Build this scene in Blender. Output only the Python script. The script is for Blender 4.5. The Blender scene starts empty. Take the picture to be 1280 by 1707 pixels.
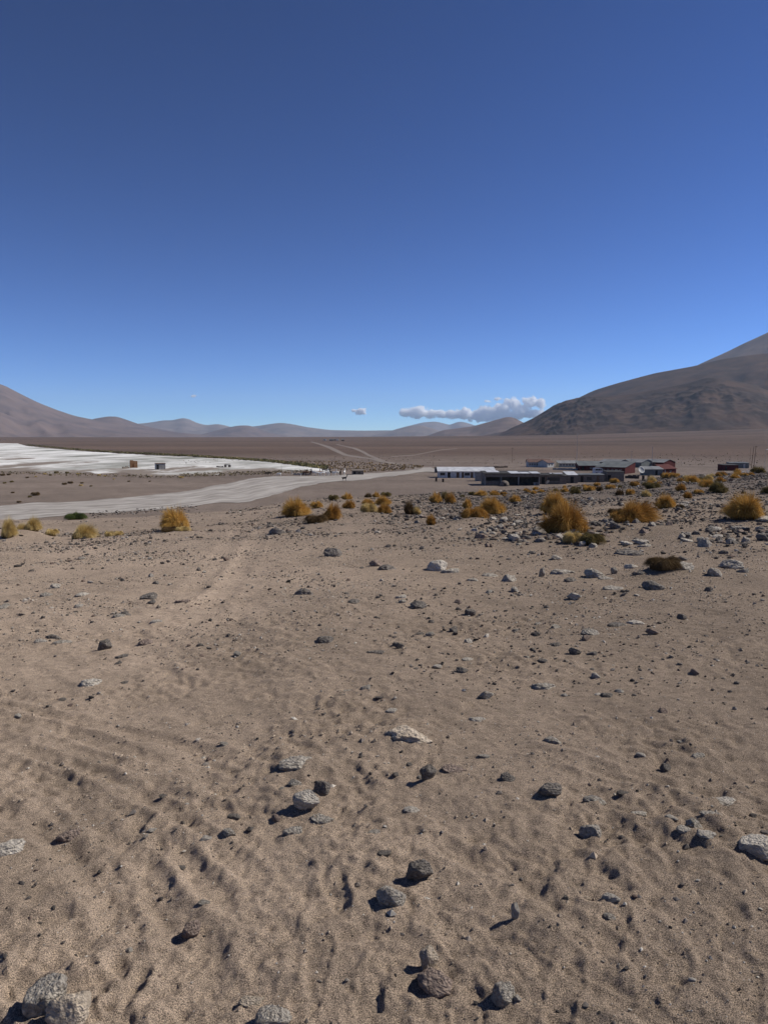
import bpy, bmesh, math, random
import numpy as np
from mathutils import Vector, Matrix, noise as mnoise

random.seed(7)
rng = np.random.default_rng(11)
scene = bpy.context.scene
COL = scene.collection
R = math.radians

# ------------------------------------------------------------------ camera, sky, sun, exposure
F_PX, CX, CY, HORIZON, EYE = 1219.0, 640.0, 853.5, 730.0, 1.6
PITCH = math.atan((CY - HORIZON) / F_PX)
cam_data = bpy.data.cameras.new('camera')
cam = bpy.data.objects.new('camera', cam_data); COL.objects.link(cam)
cam.location = (0, 0, EYE); cam.rotation_euler = (math.pi / 2 - PITCH, 0, 0)
cam_data.sensor_fit = 'VERTICAL'; cam_data.sensor_height = 24.0; cam_data.lens = F_PX / 1707.0 * 24.0
cam_data.clip_start = 0.05; cam_data.clip_end = 200000
scene.camera = cam

SUN_AZ, SUN_EL = R(76), R(43)
world = bpy.data.worlds.new('World'); scene.world = world; world.use_nodes = True
wn = world.node_tree.nodes; wl = world.node_tree.links
sky = wn.new('ShaderNodeTexSky'); sky.sky_type = 'NISHITA'; sky.sun_disc = False
sky.sun_elevation = SUN_EL; sky.sun_rotation = SUN_AZ
sky.altitude = 4300; sky.air_density = 1.0; sky.dust_density = 0.0; sky.ozone_density = 6.0
gam = wn.new('ShaderNodeGamma'); gam.inputs[1].default_value = 1.60
wl.new(sky.outputs[0], gam.inputs[0]); wl.new(gam.outputs[0], wn['Background'].inputs[0]); wn['Background'].inputs[1].default_value = 0.037
SUN_DIR = Vector((math.sin(SUN_AZ) * math.cos(SUN_EL), math.cos(SUN_AZ) * math.cos(SUN_EL), math.sin(SUN_EL)))
sun_data = bpy.data.lights.new('sun', 'SUN'); sun_data.energy = 5.0; sun_data.angle = R(0.53); sun_data.color = (1.0, 0.95, 0.87)
sun = bpy.data.objects.new('sun', sun_data); COL.objects.link(sun)
sun.rotation_euler = SUN_DIR.to_track_quat('Z', 'Y').to_euler()
scene.view_settings.view_transform = 'Standard'; scene.view_settings.look = 'None'
scene.view_settings.exposure = 0.12; scene.view_settings.gamma = 1.0
scene.cycles.volume_bounces = 64; scene.cycles.max_bounces = 64; scene.cycles.glossy_bounces = 2; scene.cycles.transmission_bounces = 2; scene.cycles.diffuse_bounces = 3
scene.cycles.volume_max_steps = 256
scene.cycles.use_denoising = True

# ------------------------------------------------------------------ helpers
def tag(o, label=None, cat=None, group=None, kind=None):
    if label: o['label'] = label
    if cat: o['category'] = cat
    if group: o['group'] = group
    if kind: o['kind'] = kind
    return o

def link(name, me, parent=None, loc=None, rz=None):
    o = bpy.data.objects.new(name, me); COL.objects.link(o)
    if parent is not None: o.parent = parent
    if loc is not None: o.location = loc
    if rz is not None: o.rotation_euler = (0, 0, rz)
    return o

def empty(name, loc, rz=0.0):
    o = link(name, None, None, loc, rz); o.empty_display_size = 0.3
    return o

class MB:
    def __init__(s): s.v = []; s.f = []
    def add(s, vs, fs):
        n = len(s.v); s.v += [tuple(p) for p in vs]; s.f += [tuple(i + n for i in f) for f in fs]; return s
    def box(s, x0, x1, y0, y1, z0, z1):
        return s.add([(x0,y0,z0),(x1,y0,z0),(x1,y1,z0),(x0,y1,z0),(x0,y0,z1),(x1,y0,z1),(x1,y1,z1),(x0,y1,z1)],
                     [(3,2,1,0),(4,5,6,7),(0,1,5,4),(1,2,6,5),(2,3,7,6),(3,0,4,7)])
    def slab(s, q, t):   # four corner points (counter-clockwise from above), thickness downward
        return s.add([(p[0],p[1],p[2]-t) for p in q] + list(q), [(3,2,1,0),(4,5,6,7),(0,1,5,4),(1,2,6,5),(2,3,7,6),(3,0,4,7)])
    def prism(s, prof, y0, y1):   # profile in xz extruded along y
        n = len(prof)
        vs = [(x, y0, z) for x, z in prof] + [(x, y1, z) for x, z in prof]
        fs = [tuple(range(n)), tuple(range(2*n-1, n-1, -1))] + [(i, i+n, (i+1)%n+n, (i+1)%n) for i in range(n)]
        return s.add(vs, fs)
    def tube(s, p0, p1, r0, r1=None, n=8):
        r1 = r0 if r1 is None else r1
        p0, p1 = Vector(p0), Vector(p1); d = (p1 - p0).normalized()
        a = d.orthogonal().normalized(); b = d.cross(a)
        vs = []
        for p, r in ((p0, r0), (p1, r1)):
            for k in range(n):
                t = 2*math.pi*k/n; vs.append(p + (a*math.cos(t) + b*math.sin(t))*r)
        fs = [(k, (k+1)%n, n+(k+1)%n, n+k) for k in range(n)] + [tuple(range(n-1,-1,-1)), tuple(range(n, 2*n))]
        return s.add(vs, fs)
    def lathe(s, prof, n=16, c=(0,0,0), tilt=None):
        vs = []
        for r, z in prof:
            for k in range(n):
                t = 2*math.pi*k/n; p = Vector((r*math.cos(t), r*math.sin(t), z))
                if tilt: p = tilt @ p
                vs.append((p.x+c[0], p.y+c[1], p.z+c[2]))
        fs = []
        for i in range(len(prof)-1):
            for k in range(n): fs.append((i*n+k, i*n+(k+1)%n, (i+1)*n+(k+1)%n, (i+1)*n+k))
        fs.append(tuple(range(n-1,-1,-1))); m = (len(prof)-1)*n; fs.append(tuple(range(m, m+n)))
        return s.add(vs, fs)
    def build(s, name, mat, parent=None, smooth=False, loc=None, rz=None):
        me = bpy.data.meshes.new(name); me.from_pydata(s.v, [], s.f)
        bm = bmesh.new(); bm.from_mesh(me); bmesh.ops.recalc_face_normals(bm, faces=bm.faces); bm.to_mesh(me); bm.free()
        if smooth: me.polygons.foreach_set('use_smooth', [True]*len(me.polygons))
        me.materials.append(mat)
        return link(name, me, parent, loc, rz)

def mesh_np(name, V, Q, mat, smooth=True, colors=None):
    me = bpy.data.meshes.new(name)
    k = Q.shape[1]
    me.vertices.add(len(V)); me.vertices.foreach_set('co', np.asarray(V, np.float32).ravel())
    me.loops.add(Q.size); me.loops.foreach_set('vertex_index', Q.astype(np.int32).ravel())
    me.polygons.add(len(Q)); me.polygons.foreach_set('loop_start', np.arange(0, Q.size, k, dtype=np.int32))
    me.polygons.foreach_set('use_smooth', np.full(len(Q), smooth))
    if colors is not None:
        a = me.attributes.new('tint', 'FLOAT_COLOR', 'POINT')
        c = np.ones((len(V), 4), np.float32); c[:, :3] = colors; a.data.foreach_set('color', c.ravel())
    me.update(calc_edges=True); me.validate()
    me.materials.append(mat)
    return me

# lattice gradient noise on arrays
def _hash(ix, iy, seed):
    h = (ix.astype(np.int64)*374761393 + iy.astype(np.int64)*668265263 + seed*1442695041) & 0xFFFFFFFF
    h = ((h ^ (h >> 13)) * 1274126177) & 0xFFFFFFFF
    h = h ^ (h >> 16)
    return h.astype(np.float64) / 4294967296.0 * 2*math.pi
def gnoise(x, y, seed=0):
    x = np.asarray(x, float); y = np.asarray(y, float)
    ix = np.floor(x); iy = np.floor(y); fx = x-ix; fy = y-iy
    u = fx*fx*fx*(fx*(fx*6-15)+10); v = fy*fy*fy*(fy*(fy*6-15)+10)
    def g(a, b, dx, dy):
        t = _hash(ix+a, iy+b, seed); return np.cos(t)*dx + np.sin(t)*dy
    n0 = g(0,0,fx,fy)*(1-u) + g(1,0,fx-1,fy)*u
    n1 = g(0,1,fx,fy-1)*(1-u) + g(1,1,fx-1,fy-1)*u
    return (n0*(1-v) + n1*v)*1.5
def fbm(x, y, octs=4, seed=0, gain=0.5):
    s = 0; a = 1
    for i in range(octs):
        s = s + a*gnoise(x*2**i, y*2**i, seed+i*17); a *= gain
    return s
def sstep(e0, e1, x):
    t = np.clip((x-e0)/(e1-e0), 0, 1); return t*t*(3-2*t)

# ------------------------------------------------------------------ materials
def mat_new(name):
    m = bpy.data.materials.new(name); m.use_nodes = True
    nt = m.node_tree; b = nt.nodes['Principled BSDF']; b.inputs['Specular IOR Level'].default_value = 0.15
    b.inputs['Roughness'].default_value = 0.9
    return m, nt, b
def N(nt, t, **kw):
    n = nt.nodes.new(t)
    for k, v in kw.items(): setattr(n, k, v)
    return n
def mat_var(name, c1, c2, scale=3.0, rough=0.9, bump=0.0, bscale=None, spec=0.15, metal=0.0, detail=6):
    m, nt, b = mat_new(name)
    tc = N(nt, 'ShaderNodeTexCoord'); no = N(nt, 'ShaderNodeTexNoise'); no.inputs['Scale'].default_value = scale; no.inputs['Detail'].default_value = detail
    rp = N(nt, 'ShaderNodeValToRGB'); rp.color_ramp.elements[0].position = 0.32; rp.color_ramp.elements[1].position = 0.68
    rp.color_ramp.elements[0].color = (*c1, 1); rp.color_ramp.elements[1].color = (*c2, 1)
    nt.links.new(tc.outputs['Object'], no.inputs['Vector']); nt.links.new(no.outputs['Fac'], rp.inputs['Fac'])
    nt.links.new(rp.outputs['Color'], b.inputs['Base Color'])
    b.inputs['Roughness'].default_value = rough; b.inputs['Specular IOR Level'].default_value = spec; b.inputs['Metallic'].default_value = metal
    if bump:
        n2 = N(nt, 'ShaderNodeTexNoise'); n2.inputs['Scale'].default_value = bscale or scale*3; n2.inputs['Detail'].default_value = 8
        bp = N(nt, 'ShaderNodeBump'); bp.inputs['Strength'].default_value = 0.8; bp.inputs['Distance'].default_value = bump
        nt.links.new(tc.outputs['Object'], n2.inputs['Vector']); nt.links.new(n2.outputs['Fac'], bp.inputs['Height']); nt.links.new(bp.outputs['Normal'], b.inputs['Normal'])
    return m
def mat_tint(name, rough=0.95, translucent=0.0):
    m, nt, b = mat_new(name)
    at = N(nt, 'ShaderNodeAttribute', attribute_name='tint')
    nt.links.new(at.outputs['Color'], b.inputs['Base Color']); b.inputs['Roughness'].default_value = rough
    if translucent:
        tr = N(nt, 'ShaderNodeBsdfTranslucent'); mx = N(nt, 'ShaderNodeMixShader'); mx.inputs[0].default_value = translucent
        nt.links.new(at.outputs['Color'], tr.inputs['Color']); nt.links.new(b.outputs[0], mx.inputs[1]); nt.links.new(tr.outputs[0], mx.inputs[2])
        nt.links.new(mx.outputs[0], nt.nodes['Material Output'].inputs['Surface'])
    return m

def ground_material():
    m, nt, b = mat_new('sand_and_gravel')
    L = nt.links.new
    at = N(nt, 'ShaderNodeAttribute', attribute_name='tint'); tc = N(nt, 'ShaderNodeTexCoord')
    no = N(nt, 'ShaderNodeTexNoise'); no.inputs['Scale'].default_value = 270; no.inputs['Detail'].default_value = 3; no.inputs['Roughness'].default_value = 0.7
    rp = N(nt, 'ShaderNodeValToRGB'); e = rp.color_ramp.elements
    e[0].position = 0.36; e[0].color = (0.22, 0.205, 0.19, 1); e[1].position = 0.66; e[1].color = (2.3, 2.2, 2.0, 1)
    mid = rp.color_ramp.elements.new(0.5); mid.color = (0.98, 0.98, 0.98, 1)
    n2 = N(nt, 'ShaderNodeTexNoise'); n2.inputs['Scale'].default_value = 17; n2.inputs['Detail'].default_value = 5
    mr = N(nt, 'ShaderNodeMapRange'); mr.inputs[1].default_value = 0.3; mr.inputs[2].default_value = 0.7; mr.inputs[3].default_value = 0.84; mr.inputs[4].default_value = 1.14
    mu = N(nt, 'ShaderNodeMix', data_type='RGBA', blend_type='MULTIPLY'); mu.inputs[0].default_value = 1
    mu2 = N(nt, 'ShaderNodeMix', data_type='RGBA', blend_type='MULTIPLY'); mu2.inputs[0].default_value = 1
    for n in (no, n2): L(tc.outputs['Object'], n.inputs['Vector'])
    L(no.outputs['Fac'], rp.inputs['Fac']); L(at.outputs['Color'], mu.inputs[6]); L(rp.outputs['Color'], mu.inputs[7])
    L(n2.outputs['Fac'], mr.inputs[0]); L(mu.outputs[2], mu2.inputs[6]); L(mr.outputs[0], mu2.inputs[7]); L(mu2.outputs[2], b.inputs['Base Color'])
    b1 = N(nt, 'ShaderNodeBump'); b1.inputs['Strength'].default_value = 1.0; b1.inputs['Distance'].default_value = 0.0055
    b2 = N(nt, 'ShaderNodeBump'); b2.inputs['Strength'].default_value = 0.7; b2.inputs["Distance"].default_value = 0.020
    n3 = N(nt, 'ShaderNodeTexNoise', noise_type='RIDGED_MULTIFRACTAL'); n3.inputs['Scale'].default_value = 11; n3.inputs['Detail'].default_value = 5; n3.inputs['Roughness'].default_value = .55; n3.inputs['Distortion'].default_value = .5
    L(tc.outputs['Object'], n3.inputs['Vector'])
    L(n3.outputs['Fac'], b2.inputs['Height']); L(no.outputs['Fac'], b1.inputs['Height']); L(b2.outputs['Normal'], b1.inputs['Normal']); L(b1.outputs['Normal'], b.inputs['Normal'])
    b.inputs['Specular IOR Level'].default_value = 0.05; b.inputs['Diffuse Roughness'].default_value = 0.25
    return m

M = {}
M['ground'] = ground_material()
M['stone_grey'] = mat_var('grey stone', (.21,.182,.153), (.50,.45,.38), 3.0, bump=.07, bscale=5)
M['stone_pale'] = mat_var('pale stone', (.36,.32,.27), (.60,.54,.46), 3.0, bump=.07, bscale=5)
M['stone_dark'] = mat_var('dark stone', (.10,.087,.076), (.27,.238,.205), 3.0, bump=.07, bscale=5)
M['stone_red'] = mat_var('reddish stone', (.17,.125,.10), (.36,.28,.23), 3.0, bump=.07, bscale=5)
M['stone_tan'] = mat_var('tan stone', (.36,.295,.225), (.60,.50,.39), 3.0, bump=.07, bscale=5)
M['tinted_stone'] = mat_tint('loose stone'); M['blades'] = mat_tint('dry grass blades', .85, .18)
M['thatch'] = mat_var('dead thatch', (.06,.038,.018), (.14,.085,.035), 14, bump=.05)
M['tuft'] = mat_tint('far tufts')
M['white_paint'] = mat_var('weathered white paint', (.42,.41,.385), (.62,.61,.58), 1.2)
M['white_roof'] = mat_var('bright zinc sheet', (.34,.345,.35), (.60,.60,.60), .9, rough=.45, spec=.5)
M['grey_roof'] = mat_var('grey green sheet', (.085,.092,.09), (.15,.158,.152), .5, rough=.6)
M['pale_roof'] = mat_var('dull pale sheet', (.14,.14,.138), (.23,.23,.225), .5, rough=.55)
M['brown_roof'] = mat_var('brown sheet', (.10,.065,.055), (.16,.10,.085), .6)
M['dark_roof'] = mat_var('dark roof', (.025,.024,.024), (.06,.056,.052), 1)
M['red_wall'] = mat_var('dark red wall', (.055,.011,.011), (.09,.018,.017), .7)
M['adobe'] = mat_var('adobe plaster', (.12,.10,.085), (.20,.17,.14), 1.5, bump=.05)
M['grey_wall'] = mat_var('grey plaster', (.20,.19,.18), (.31,.30,.28), 1.2)
M['pale_wall'] = mat_var('pale plaster', (.36,.36,.35), (.47,.47,.45), 1.0)
M['cream_wall'] = mat_var('cream plaster', (.42,.38,.28), (.52,.47,.36), 1.0)
M['green_wall'] = mat_var('grey green wall', (.10,.115,.115), (.16,.17,.165), 1.0)
M['brick'] = mat_var('orange adobe brick', (.22,.11,.05), (.38,.21,.10), 2.5, bump=.06)
M['wood'] = mat_var('brown wood', (.09,.055,.035), (.17,.11,.07), 3)
M['dark'] = mat_var('dark opening paint', (.012,.012,.013), (.03,.03,.03), 2)
M['glass'] = mat_var('window glass', (.015,.018,.022), (.03,.035,.04), 1, rough=.15, spec=.5)
M['metal'] = mat_var('grey metal', (.20,.20,.21), (.32,.32,.33), 2, rough=.5, spec=.5)
M['rust'] = mat_var('dark rusty metal', (.025,.02,.018), (.07,.05,.04), 3)
M['wool_dark'] = mat_var('dark brown wool', (.018,.014,.012), (.05,.035,.028), 5)
M['wool_brown'] = mat_var('reddish brown wool', (.06,.03,.02), (.12,.065,.045), 5)
M['wool_white'] = mat_var('white wool', (.55,.53,.49), (.75,.73,.69), 5)
M['lamp'] = mat_var('lamp housing', (.6,.6,.6), (.75,.75,.75), 2)

# ------------------------------------------------------------------ terrain
def px_az(px): return np.arctan((np.asarray(px, float)-CX)/F_PX)
C_PX = np.array([-400,0,100,200,300,400,470,550,650,750,830,900,1000,1060,1120,1200,1280,1700])
C_Y  = np.array([868,866,866,862,856,848,838,829,825,822,820,814,806,801,793,790,786,780])
C_D  = np.array([34,34,34,34,35,36,37,39,41,44,46,48,52,54,57,59,62,66.])
C_AZ = px_az(C_PX)
PLAIN = -10.6
R_PX = np.array([-400,0,300,600,828,950,1100,1280,1700]); R_Y = np.array([728.5,728.5,729,728,726.5,725,720.5,714.5,704])
R_AZ = px_az(R_PX)
TR = np.array([0.62, -0.785]); TN = np.array([0.785, 0.62])     # direction of the trampled furrows

def base_ground(x, y):
    x = np.asarray(x, float); y = np.asarray(y, float)
    d = np.hypot(x, y)+1e-6; az = np.arctan2(x, y)
    caz = np.clip(az, C_AZ[0], C_AZ[-1])
    dc = np.interp(caz, C_AZ, C_D); yc = np.interp(caz, C_AZ, C_Y)
    zc = EYE - (yc-HORIZON)/F_PX*np.cos(caz)*dc
    zn = zc*(np.minimum(d, dc)/dc)**1.2
    L = np.interp(caz, C_AZ, np.linspace(78, 105, len(C_AZ)))
    t = np.clip((d-dc)/L, 0, 1)
    z = zn + (PLAIN-zc)*(1-(1-t)**1.7)
    zr = EYE + (HORIZON-np.interp(caz, R_AZ, R_Y))/F_PX*np.cos(caz)*3200
    s = np.clip((d-750)/2450, 0, 1)
    z = z + (zr-PLAIN)*(s**1.6)
    z = z - np.clip((d-3250)*0.03, 0, None)*(d > 3250)
    return np.maximum(z, -160)

def ray(px, py):
    cx = (np.asarray(px, float)-CX)/F_PX; cy = -(np.asarray(py, float)-CY)/F_PX
    return cx, math.cos(PITCH)+cy*math.sin(PITCH), -math.sin(PITCH)+cy*math.cos(PITCH)
T_MARCH = np.exp(np.linspace(math.log(1.2), math.log(6000), 2600))
def cast(px, py, limit=None):
    """points of the terrain seen at photograph pixels"""
    px = np.atleast_1d(np.asarray(px, float)); py = np.atleast_1d(np.asarray(py, float))
    out = np.zeros((len(px), 3))
    for i in range(len(px)):
        dx, dy, dz = ray(px[i], py[i])
        X = dx*T_MARCH; Y = dy*T_MARCH; Z = EYE+dz*T_MARCH
        hit = np.nonzero(Z < base_ground(X, Y))[0]
        k = hit[0] if len(hit) else len(T_MARCH)-1
        t = T_MARCH[k]
        if limit is not None:
            t = min(t, limit)
        out[i] = (dx*t, dy*t, 0)
    out[:, 2] = base_ground(out[:, 0], out[:, 1])
    return out
def cast_plain(px, py):
    dx, dy, dz = ray(px, py); t = (PLAIN-EYE)/np.minimum(dz, -1e-4)
    return dx*t, dy*t

# px, base row, width px, height px, tone, shape (b blocky, p pointed, s slab/buried), label
HERO = [
 (78,1687,66,62,'grey','b','big grey block rock behind the tan boulder, bottom left corner'),
 (116,1716,70,60,'tan','b','tan rounded boulder at the bottom left corner'),
 (319,1552,32,34,'red','b','lone brownish block casting a black shadow, lower left sand'),
 (652,1519,49,36,'grey','b','blue grey speckled rock alone in the lower centre'),
 (715,1614,31,40,'tan','p','upright cream rock standing against a larger brownish rock, bottom centre'),
 (724,1658,60,48,'red','b','brownish faceted rock below the upright cream rock, bottom centre'),
 (838,1678,42,36,'grey','b','two toned rock beside a tiny pebble, bottom right of centre'),
 (862,1675,13,12,'pale','b','tiny round pebble touching the two toned rock at bottom'),
 (455,1716,58,40,'grey','b','grey jagged rock cut by the bottom edge of the picture'),
 (419,1669,42,14,'tan','s','flat cream slab nearly buried in sand at the bottom'),
 (1259,1445,54,40,'pale','b','pale craggy rock at the right edge, lower part'),
 (983,1410,36,32,'grey','b','grey angular rock with bright right face, lower right'),
 (915,1350,40,30,'dark','b','dark pitted rounded rock left of a flat stone, right foreground'),
 (990,1353,38,18,'grey','s','flat stone just right of the dark pitted rock'),
 (1037,1338,21,10,'dark','s','thin dark flake right of the flat stone, right foreground'),
 (1063,1370,27,12,'pale','s','small pale wedge below the thin dark flake, right foreground'),
 (1205,1350,42,17,'pale','s','pale flat slab set in sand near the right edge'),
 (1118,1391,21,8,'pale','s','leftmost flake of the broken slab cluster, right foreground'),
 (1155,1402,28,25,'grey','s','grey upright piece of the broken slab cluster, right foreground'),
 (1139,1412,26,14,'pale','s','dark edged flake in front of the broken slab cluster'),
 (1182,1390,36,16,'grey','s','long narrow shard at the top of the broken slab cluster'),
 (1173,1425,32,12,'pale','s','pale flat shard lowest of the broken slab cluster'),
 (1017,1523,31,14,'pale','s','pale flat stone upper of a pair, lower right'),
 (1015,1545,21,13,'grey','s','small grey stone lower of a pair, lower right'),
 (858,1546,14,26,'pale','p','thin white sliver standing in sand, lower right of centre'),
 (845,1318,25,13,'dark','b','dark smooth cobble half buried right of centre'),
 (1108,1287,18,13,'dark','b','small dark cobble alone, right foreground'),
 (683,1249,84,30,'tan','s','wide pale boulder buried with only its crusted top showing, centre'),
 (500,1289,72,30,'grey','s','wide greyish boulder top buried in sand left of centre'),
 (493,1315,24,15,'grey','b','upper left stone of the cluster below the buried boulder'),
 (507,1326,31,11,'grey','s','flat middle stone of the cluster below the buried boulder'),
 (537,1326,27,27,'dark','b','dark rounded rock at the right of the centre cluster'),
 (511,1359,44,32,'pale','p','white three cornered rock at the foot of the centre cluster'),
 (461,1369,17,12,'red','b','small stone left of the white three cornered rock'),
 (536,1376,39,16,'grey','s','flat grey stone right below the white three cornered rock'),
 (488,1394,34,19,'grey','s','mottled grey stone lowest of the centre cluster'),
 (714,1312,28,27,'dark','p','dark pointed fin of rock leaning left, centre foreground'),
 (699,1482,44,34,'dark','p','dark triangular rock with a pale ridge, lower centre'),
 (686,1363,28,14,'pale','s','small chipped pale stone in the centre foreground'),
 (755,1300,40,14,'red','s','brownish stone almost swallowed by sand, centre foreground'),
 (806,1272,21,8,'grey','s','flat bluish flake right of the buried boulders'),
 (794,1212,30,12,'pale','s','pale flat slab lying loose, middle distance centre'),
 (652,1193,19,11,'pale','b','small pale stone above the widest buried boulder'),
 (626,1397,25,11,'grey','s','grey stone buried to its top, centre foreground'),
 (641,1440,24,7,'dark','s','thin dark sliver lying flat above the blue grey rock'),
 (115,1396,40,21,'red','s','reddish rough stone on the left foreground sand'),
 (14,1428,56,32,'pale','s','pale layered slab at the left edge'),
 (344,1400,19,10,'pale','b','small white pebble on the left foreground sand'),
 (390,1366,21,12,'dark','b','small dark stone left of the centre cluster'),
 (340,1505,20,11,'grey','s','small grey chip above the lone brownish block'),
 (248,1008,28,15,'dark','b','dark wedge stone on the left middle sand'),
 (150,1151,38,18,'pale','s','pale crusted stone half buried, left middle distance'),
 (90,1076,28,10,'dark','s','dark flat stone above a pale one, far left middle distance'),
 (106,1084,30,7,'grey','s','thin flat slab right of the pale pebble, far left middle distance'),
 (69,1083,20,10,'pale','s','pale pebble left of the thin slab, far left middle distance'),
 (243,1084,24,13,'red','b','brown cobble in the left middle distance'),
 (198,1037,22,8,'grey','s','grey low stone, left middle distance'),
 (262,1045,24,8,'pale','s','whitish low stone, left middle distance'),
 (140,1000,26,9,'pale','s','whitish flat stone high on the left sand'),
 (78,998,20,9,'grey','s','greyish flat stone high at the far left'),
 (305,1012,26,9,'red','s','brownish flat stones beside the faint track'),
 (555,930,30,19,'dark','b','dark brown block on the worn path, centre'),
 (508,991,38,20,'dark','s','large dark slab on the worn path, centre'),
 (592,1010,26,13,'dark','s','dark wedge slab right of the large dark slab'),
 (542,1079,28,17,'dark','b','dark arched stone in the centre middle distance'),
 (625,1097,30,10,'dark','s','dark flat stone right of the dark arched stone'),
 (665,1090,18,12,'dark','p','small dark fin right of the dark flat stone'),
 (627,943,21,17,'red','b','reddish black block with a pale side, centre'),
 (647,948,30,15,'dark','s','black slab beside the reddish black block, centre'),
 (176,1092,22,20,'dark','p','black curved shard on the left sand'),
 (204,1106,22,10,'dark','s','black flat shard right of the curved shard'),
 (208,1142,18,7,'dark','s','small black chip on the left sand'),
 (335,1088,16,9,'dark','s','small black chip below the faint track'),
 (462,893,30,16,'dark','b','dark jumble stone left of the big tussock cluster foreground'),
 (728,949,33,27,'pale','b','large pale boulder with a bright right side, centre'),
 (750,952,32,13,'grey','s','grey slab leaning on the large pale boulder'),
 (848,967,25,17,'grey','b','egg shaped grey cobble right of the large pale boulder'),
 (790,967,29,10,'grey','s','low grey stone between the pale boulder and the cobble'),
 (818,957,28,10,'grey','s','low grey stone just above and right of another'),
 (697,1019,28,19,'dark','b','dark blocky rock with a round top, centre'),
 (668,1001,19,9,'pale','s','small pale slab above the dark blocky rock'),
 (769,1131,19,12,'dark','b','dark small wedge, middle distance right of centre'),
 (728,1121,17,9,'pale','b','white pebble, middle distance right of centre'),
 (780,1108,22,8,'pale','s','pale flat stone above the dark small wedge'),
 (609,1158,18,11,'grey','b','grey cobble, middle distance centre'),
 (579,1158,20,8,'grey','s','grey flat stone left of the grey cobble'),
 (809,1175,27,15,'grey','p','jagged small rock, middle distance right of centre'),
 (1062,1043,38,11,'pale','s','pale wide slab behind a dark one, right middle distance'),
 (1030,1049,33,11,'dark','s','dark slab in front of the pale wide slab'),
 (983,1068,28,13,'grey','b','grey mound shaped rock, right middle distance'),
 (1085,1066,22,12,'red','p','brown sharp stone right of the grey mound shaped rock'),
 (904,1157,44,18,'grey','s','long crusted stone with a dark underside, right middle distance'),
 (903,1116,16,11,'dark','b','dark round cobble above the long crusted stone'),
 (992,1138,16,11,'pale','b','white sharp cobble, right middle distance'),
 (1010,1170,20,11,'dark','b','dark cobble left of a grey one, right middle distance'),
 (1031,1161,15,9,'pale','b','light cobble right of the dark cobble'),
 (1103,1196,16,11,'red','b','brown pebble alone, right middle distance'),
 (922,1249,36,17,'grey','s','grey flat boulder top in sand, right of centre'),
 (1067,1267,16,11,'pale','b','white pebble alone above the right foreground stones'),
 (957,1101,20,11,'dark','p','dark pointed stone, upper right sand'),
 (986,1101,16,9,'dark','b','dark cobble right of the dark pointed stone'),
 (1135,1034,15,12,'dark','b','small black cobble, upper right sand'),
 (956,1002,24,13,'pale','p','white and black rubble lump, upper right sand'),
 (1088,986,38,20,'dark','b','dark double rock below the stony band, right'),
 (1022,987,36,11,'grey','s','long low slab left of the dark double rock'),
 (903,958,10,18,'grey','p','small upright standing stone in the stony band'),
 (935,953,46,15,'grey','s','wide low grey rock in the stony band, right of the standing stone'),
 (927,931,20,11,'grey','b','grey cobble above the wide low grey rock'),
 (952,968,27,12,'dark','s','dark low rock below the wide low grey rock'),
 (1048,927,48,18,'dark','s','broad dark rock pile in the stony band'),
 (1073,914,23,9,'grey','s','grey slab above the broad dark rock pile'),
 (1050,948,21,11,'pale','b','pale block below the broad dark rock pile'),
 (1023,956,11,13,'grey','p','small pointed stone left of the pale block'),
 (990,960,32,20,'grey','b','grey boulder left of the pale block in the stony band'),
 (1010,965,27,8,'grey','s','flat slab right of the grey boulder'),
 (1063,962,21,10,'dark','s','dark slab below the pale block'),
 (1138,958,32,18,'grey','b','smooth grey rock against the brown cushion plant'),
 (1136,938,16,12,'dark','b','dark block above the brown cushion plant'),
 (1190,963,23,20,'grey','b','grey triangular rock right of the brown cushion plant'),
 (1219,950,40,20,'grey','b','large smooth grey rock at the right of the stony band'),
 (1237,957,19,11,'grey','b','grey rock tucked under the large smooth grey rock'),
 (1173,914,21,18,'grey','b','grey block standing above the stony band, right'),
 (1206,924,20,10,'dark','s','dark wedge right of the standing grey block'),
 (1025,886,20,13,'dark','b','dark rock at the foot of the sloping tussock'),
 (1180,986,13,13,'dark','b','small dark rock below the grey triangular rock'),
]
# hummocks of blown sand: centre pixel, radius (m), height (m)
MOUNDS = []
for px, py, r, h in [(38,899,.75,.28),(527,864,.55,.16),(297,889,.7,.10),(200,899,.9,.07),(940,897,.8,.10),(1060,880,.9,.12),(1240,870,.9,.10),
                     (790,872,.6,.14),(100,884,.8,.05),(700,866,.5,.12),(1115,955,.45,.07),(615,858,.6,.10)]:
    p = cast(px, py)[0]; MOUNDS.append((p[0], p[1], r, h))

for px, py, w, h, tone, shp, lab in HERO[:62]:      # sand drifted against the larger stones
    p = cast(px, min(py, 1760))[0]; W = w*p[1]/F_PX; dv = p[:2]/math.hypot(p[0], p[1]); MOUNDS.append((p[0]+dv[0]*W*.3, p[1]+dv[1]*W*.3, W*.75, W*.13))
PRINTS = []
for px, py, a in [(530,1592,5),(455,1560,35),(600,1345,20),(745,1560,-12),(1000,1400,28),(1020,1560,30),(870,1600,-20),(1115,1640,35),(660,1440,30),(300,1610,25),
                  (250,1480,30),(400,1420,28),(560,1480,-15),(815,1400,40),(700,1290,25),(900,1470,35),(1180,1330,42),(1090,1280,40),(930,1290,-30),(620,1640,10),
                  (380,1660,30),(200,1660,20),(500,1680,8),(940,1660,28),(1220,1560,38),(1240,1660,30),(780,1700,15),(340,1330,35),(130,1560,30),(60,1480,30)]:
    p = cast(px, py)[0]; PRINTS.append((p[0], p[1], R(a)+random.uniform(-.2,.2)))
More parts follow.
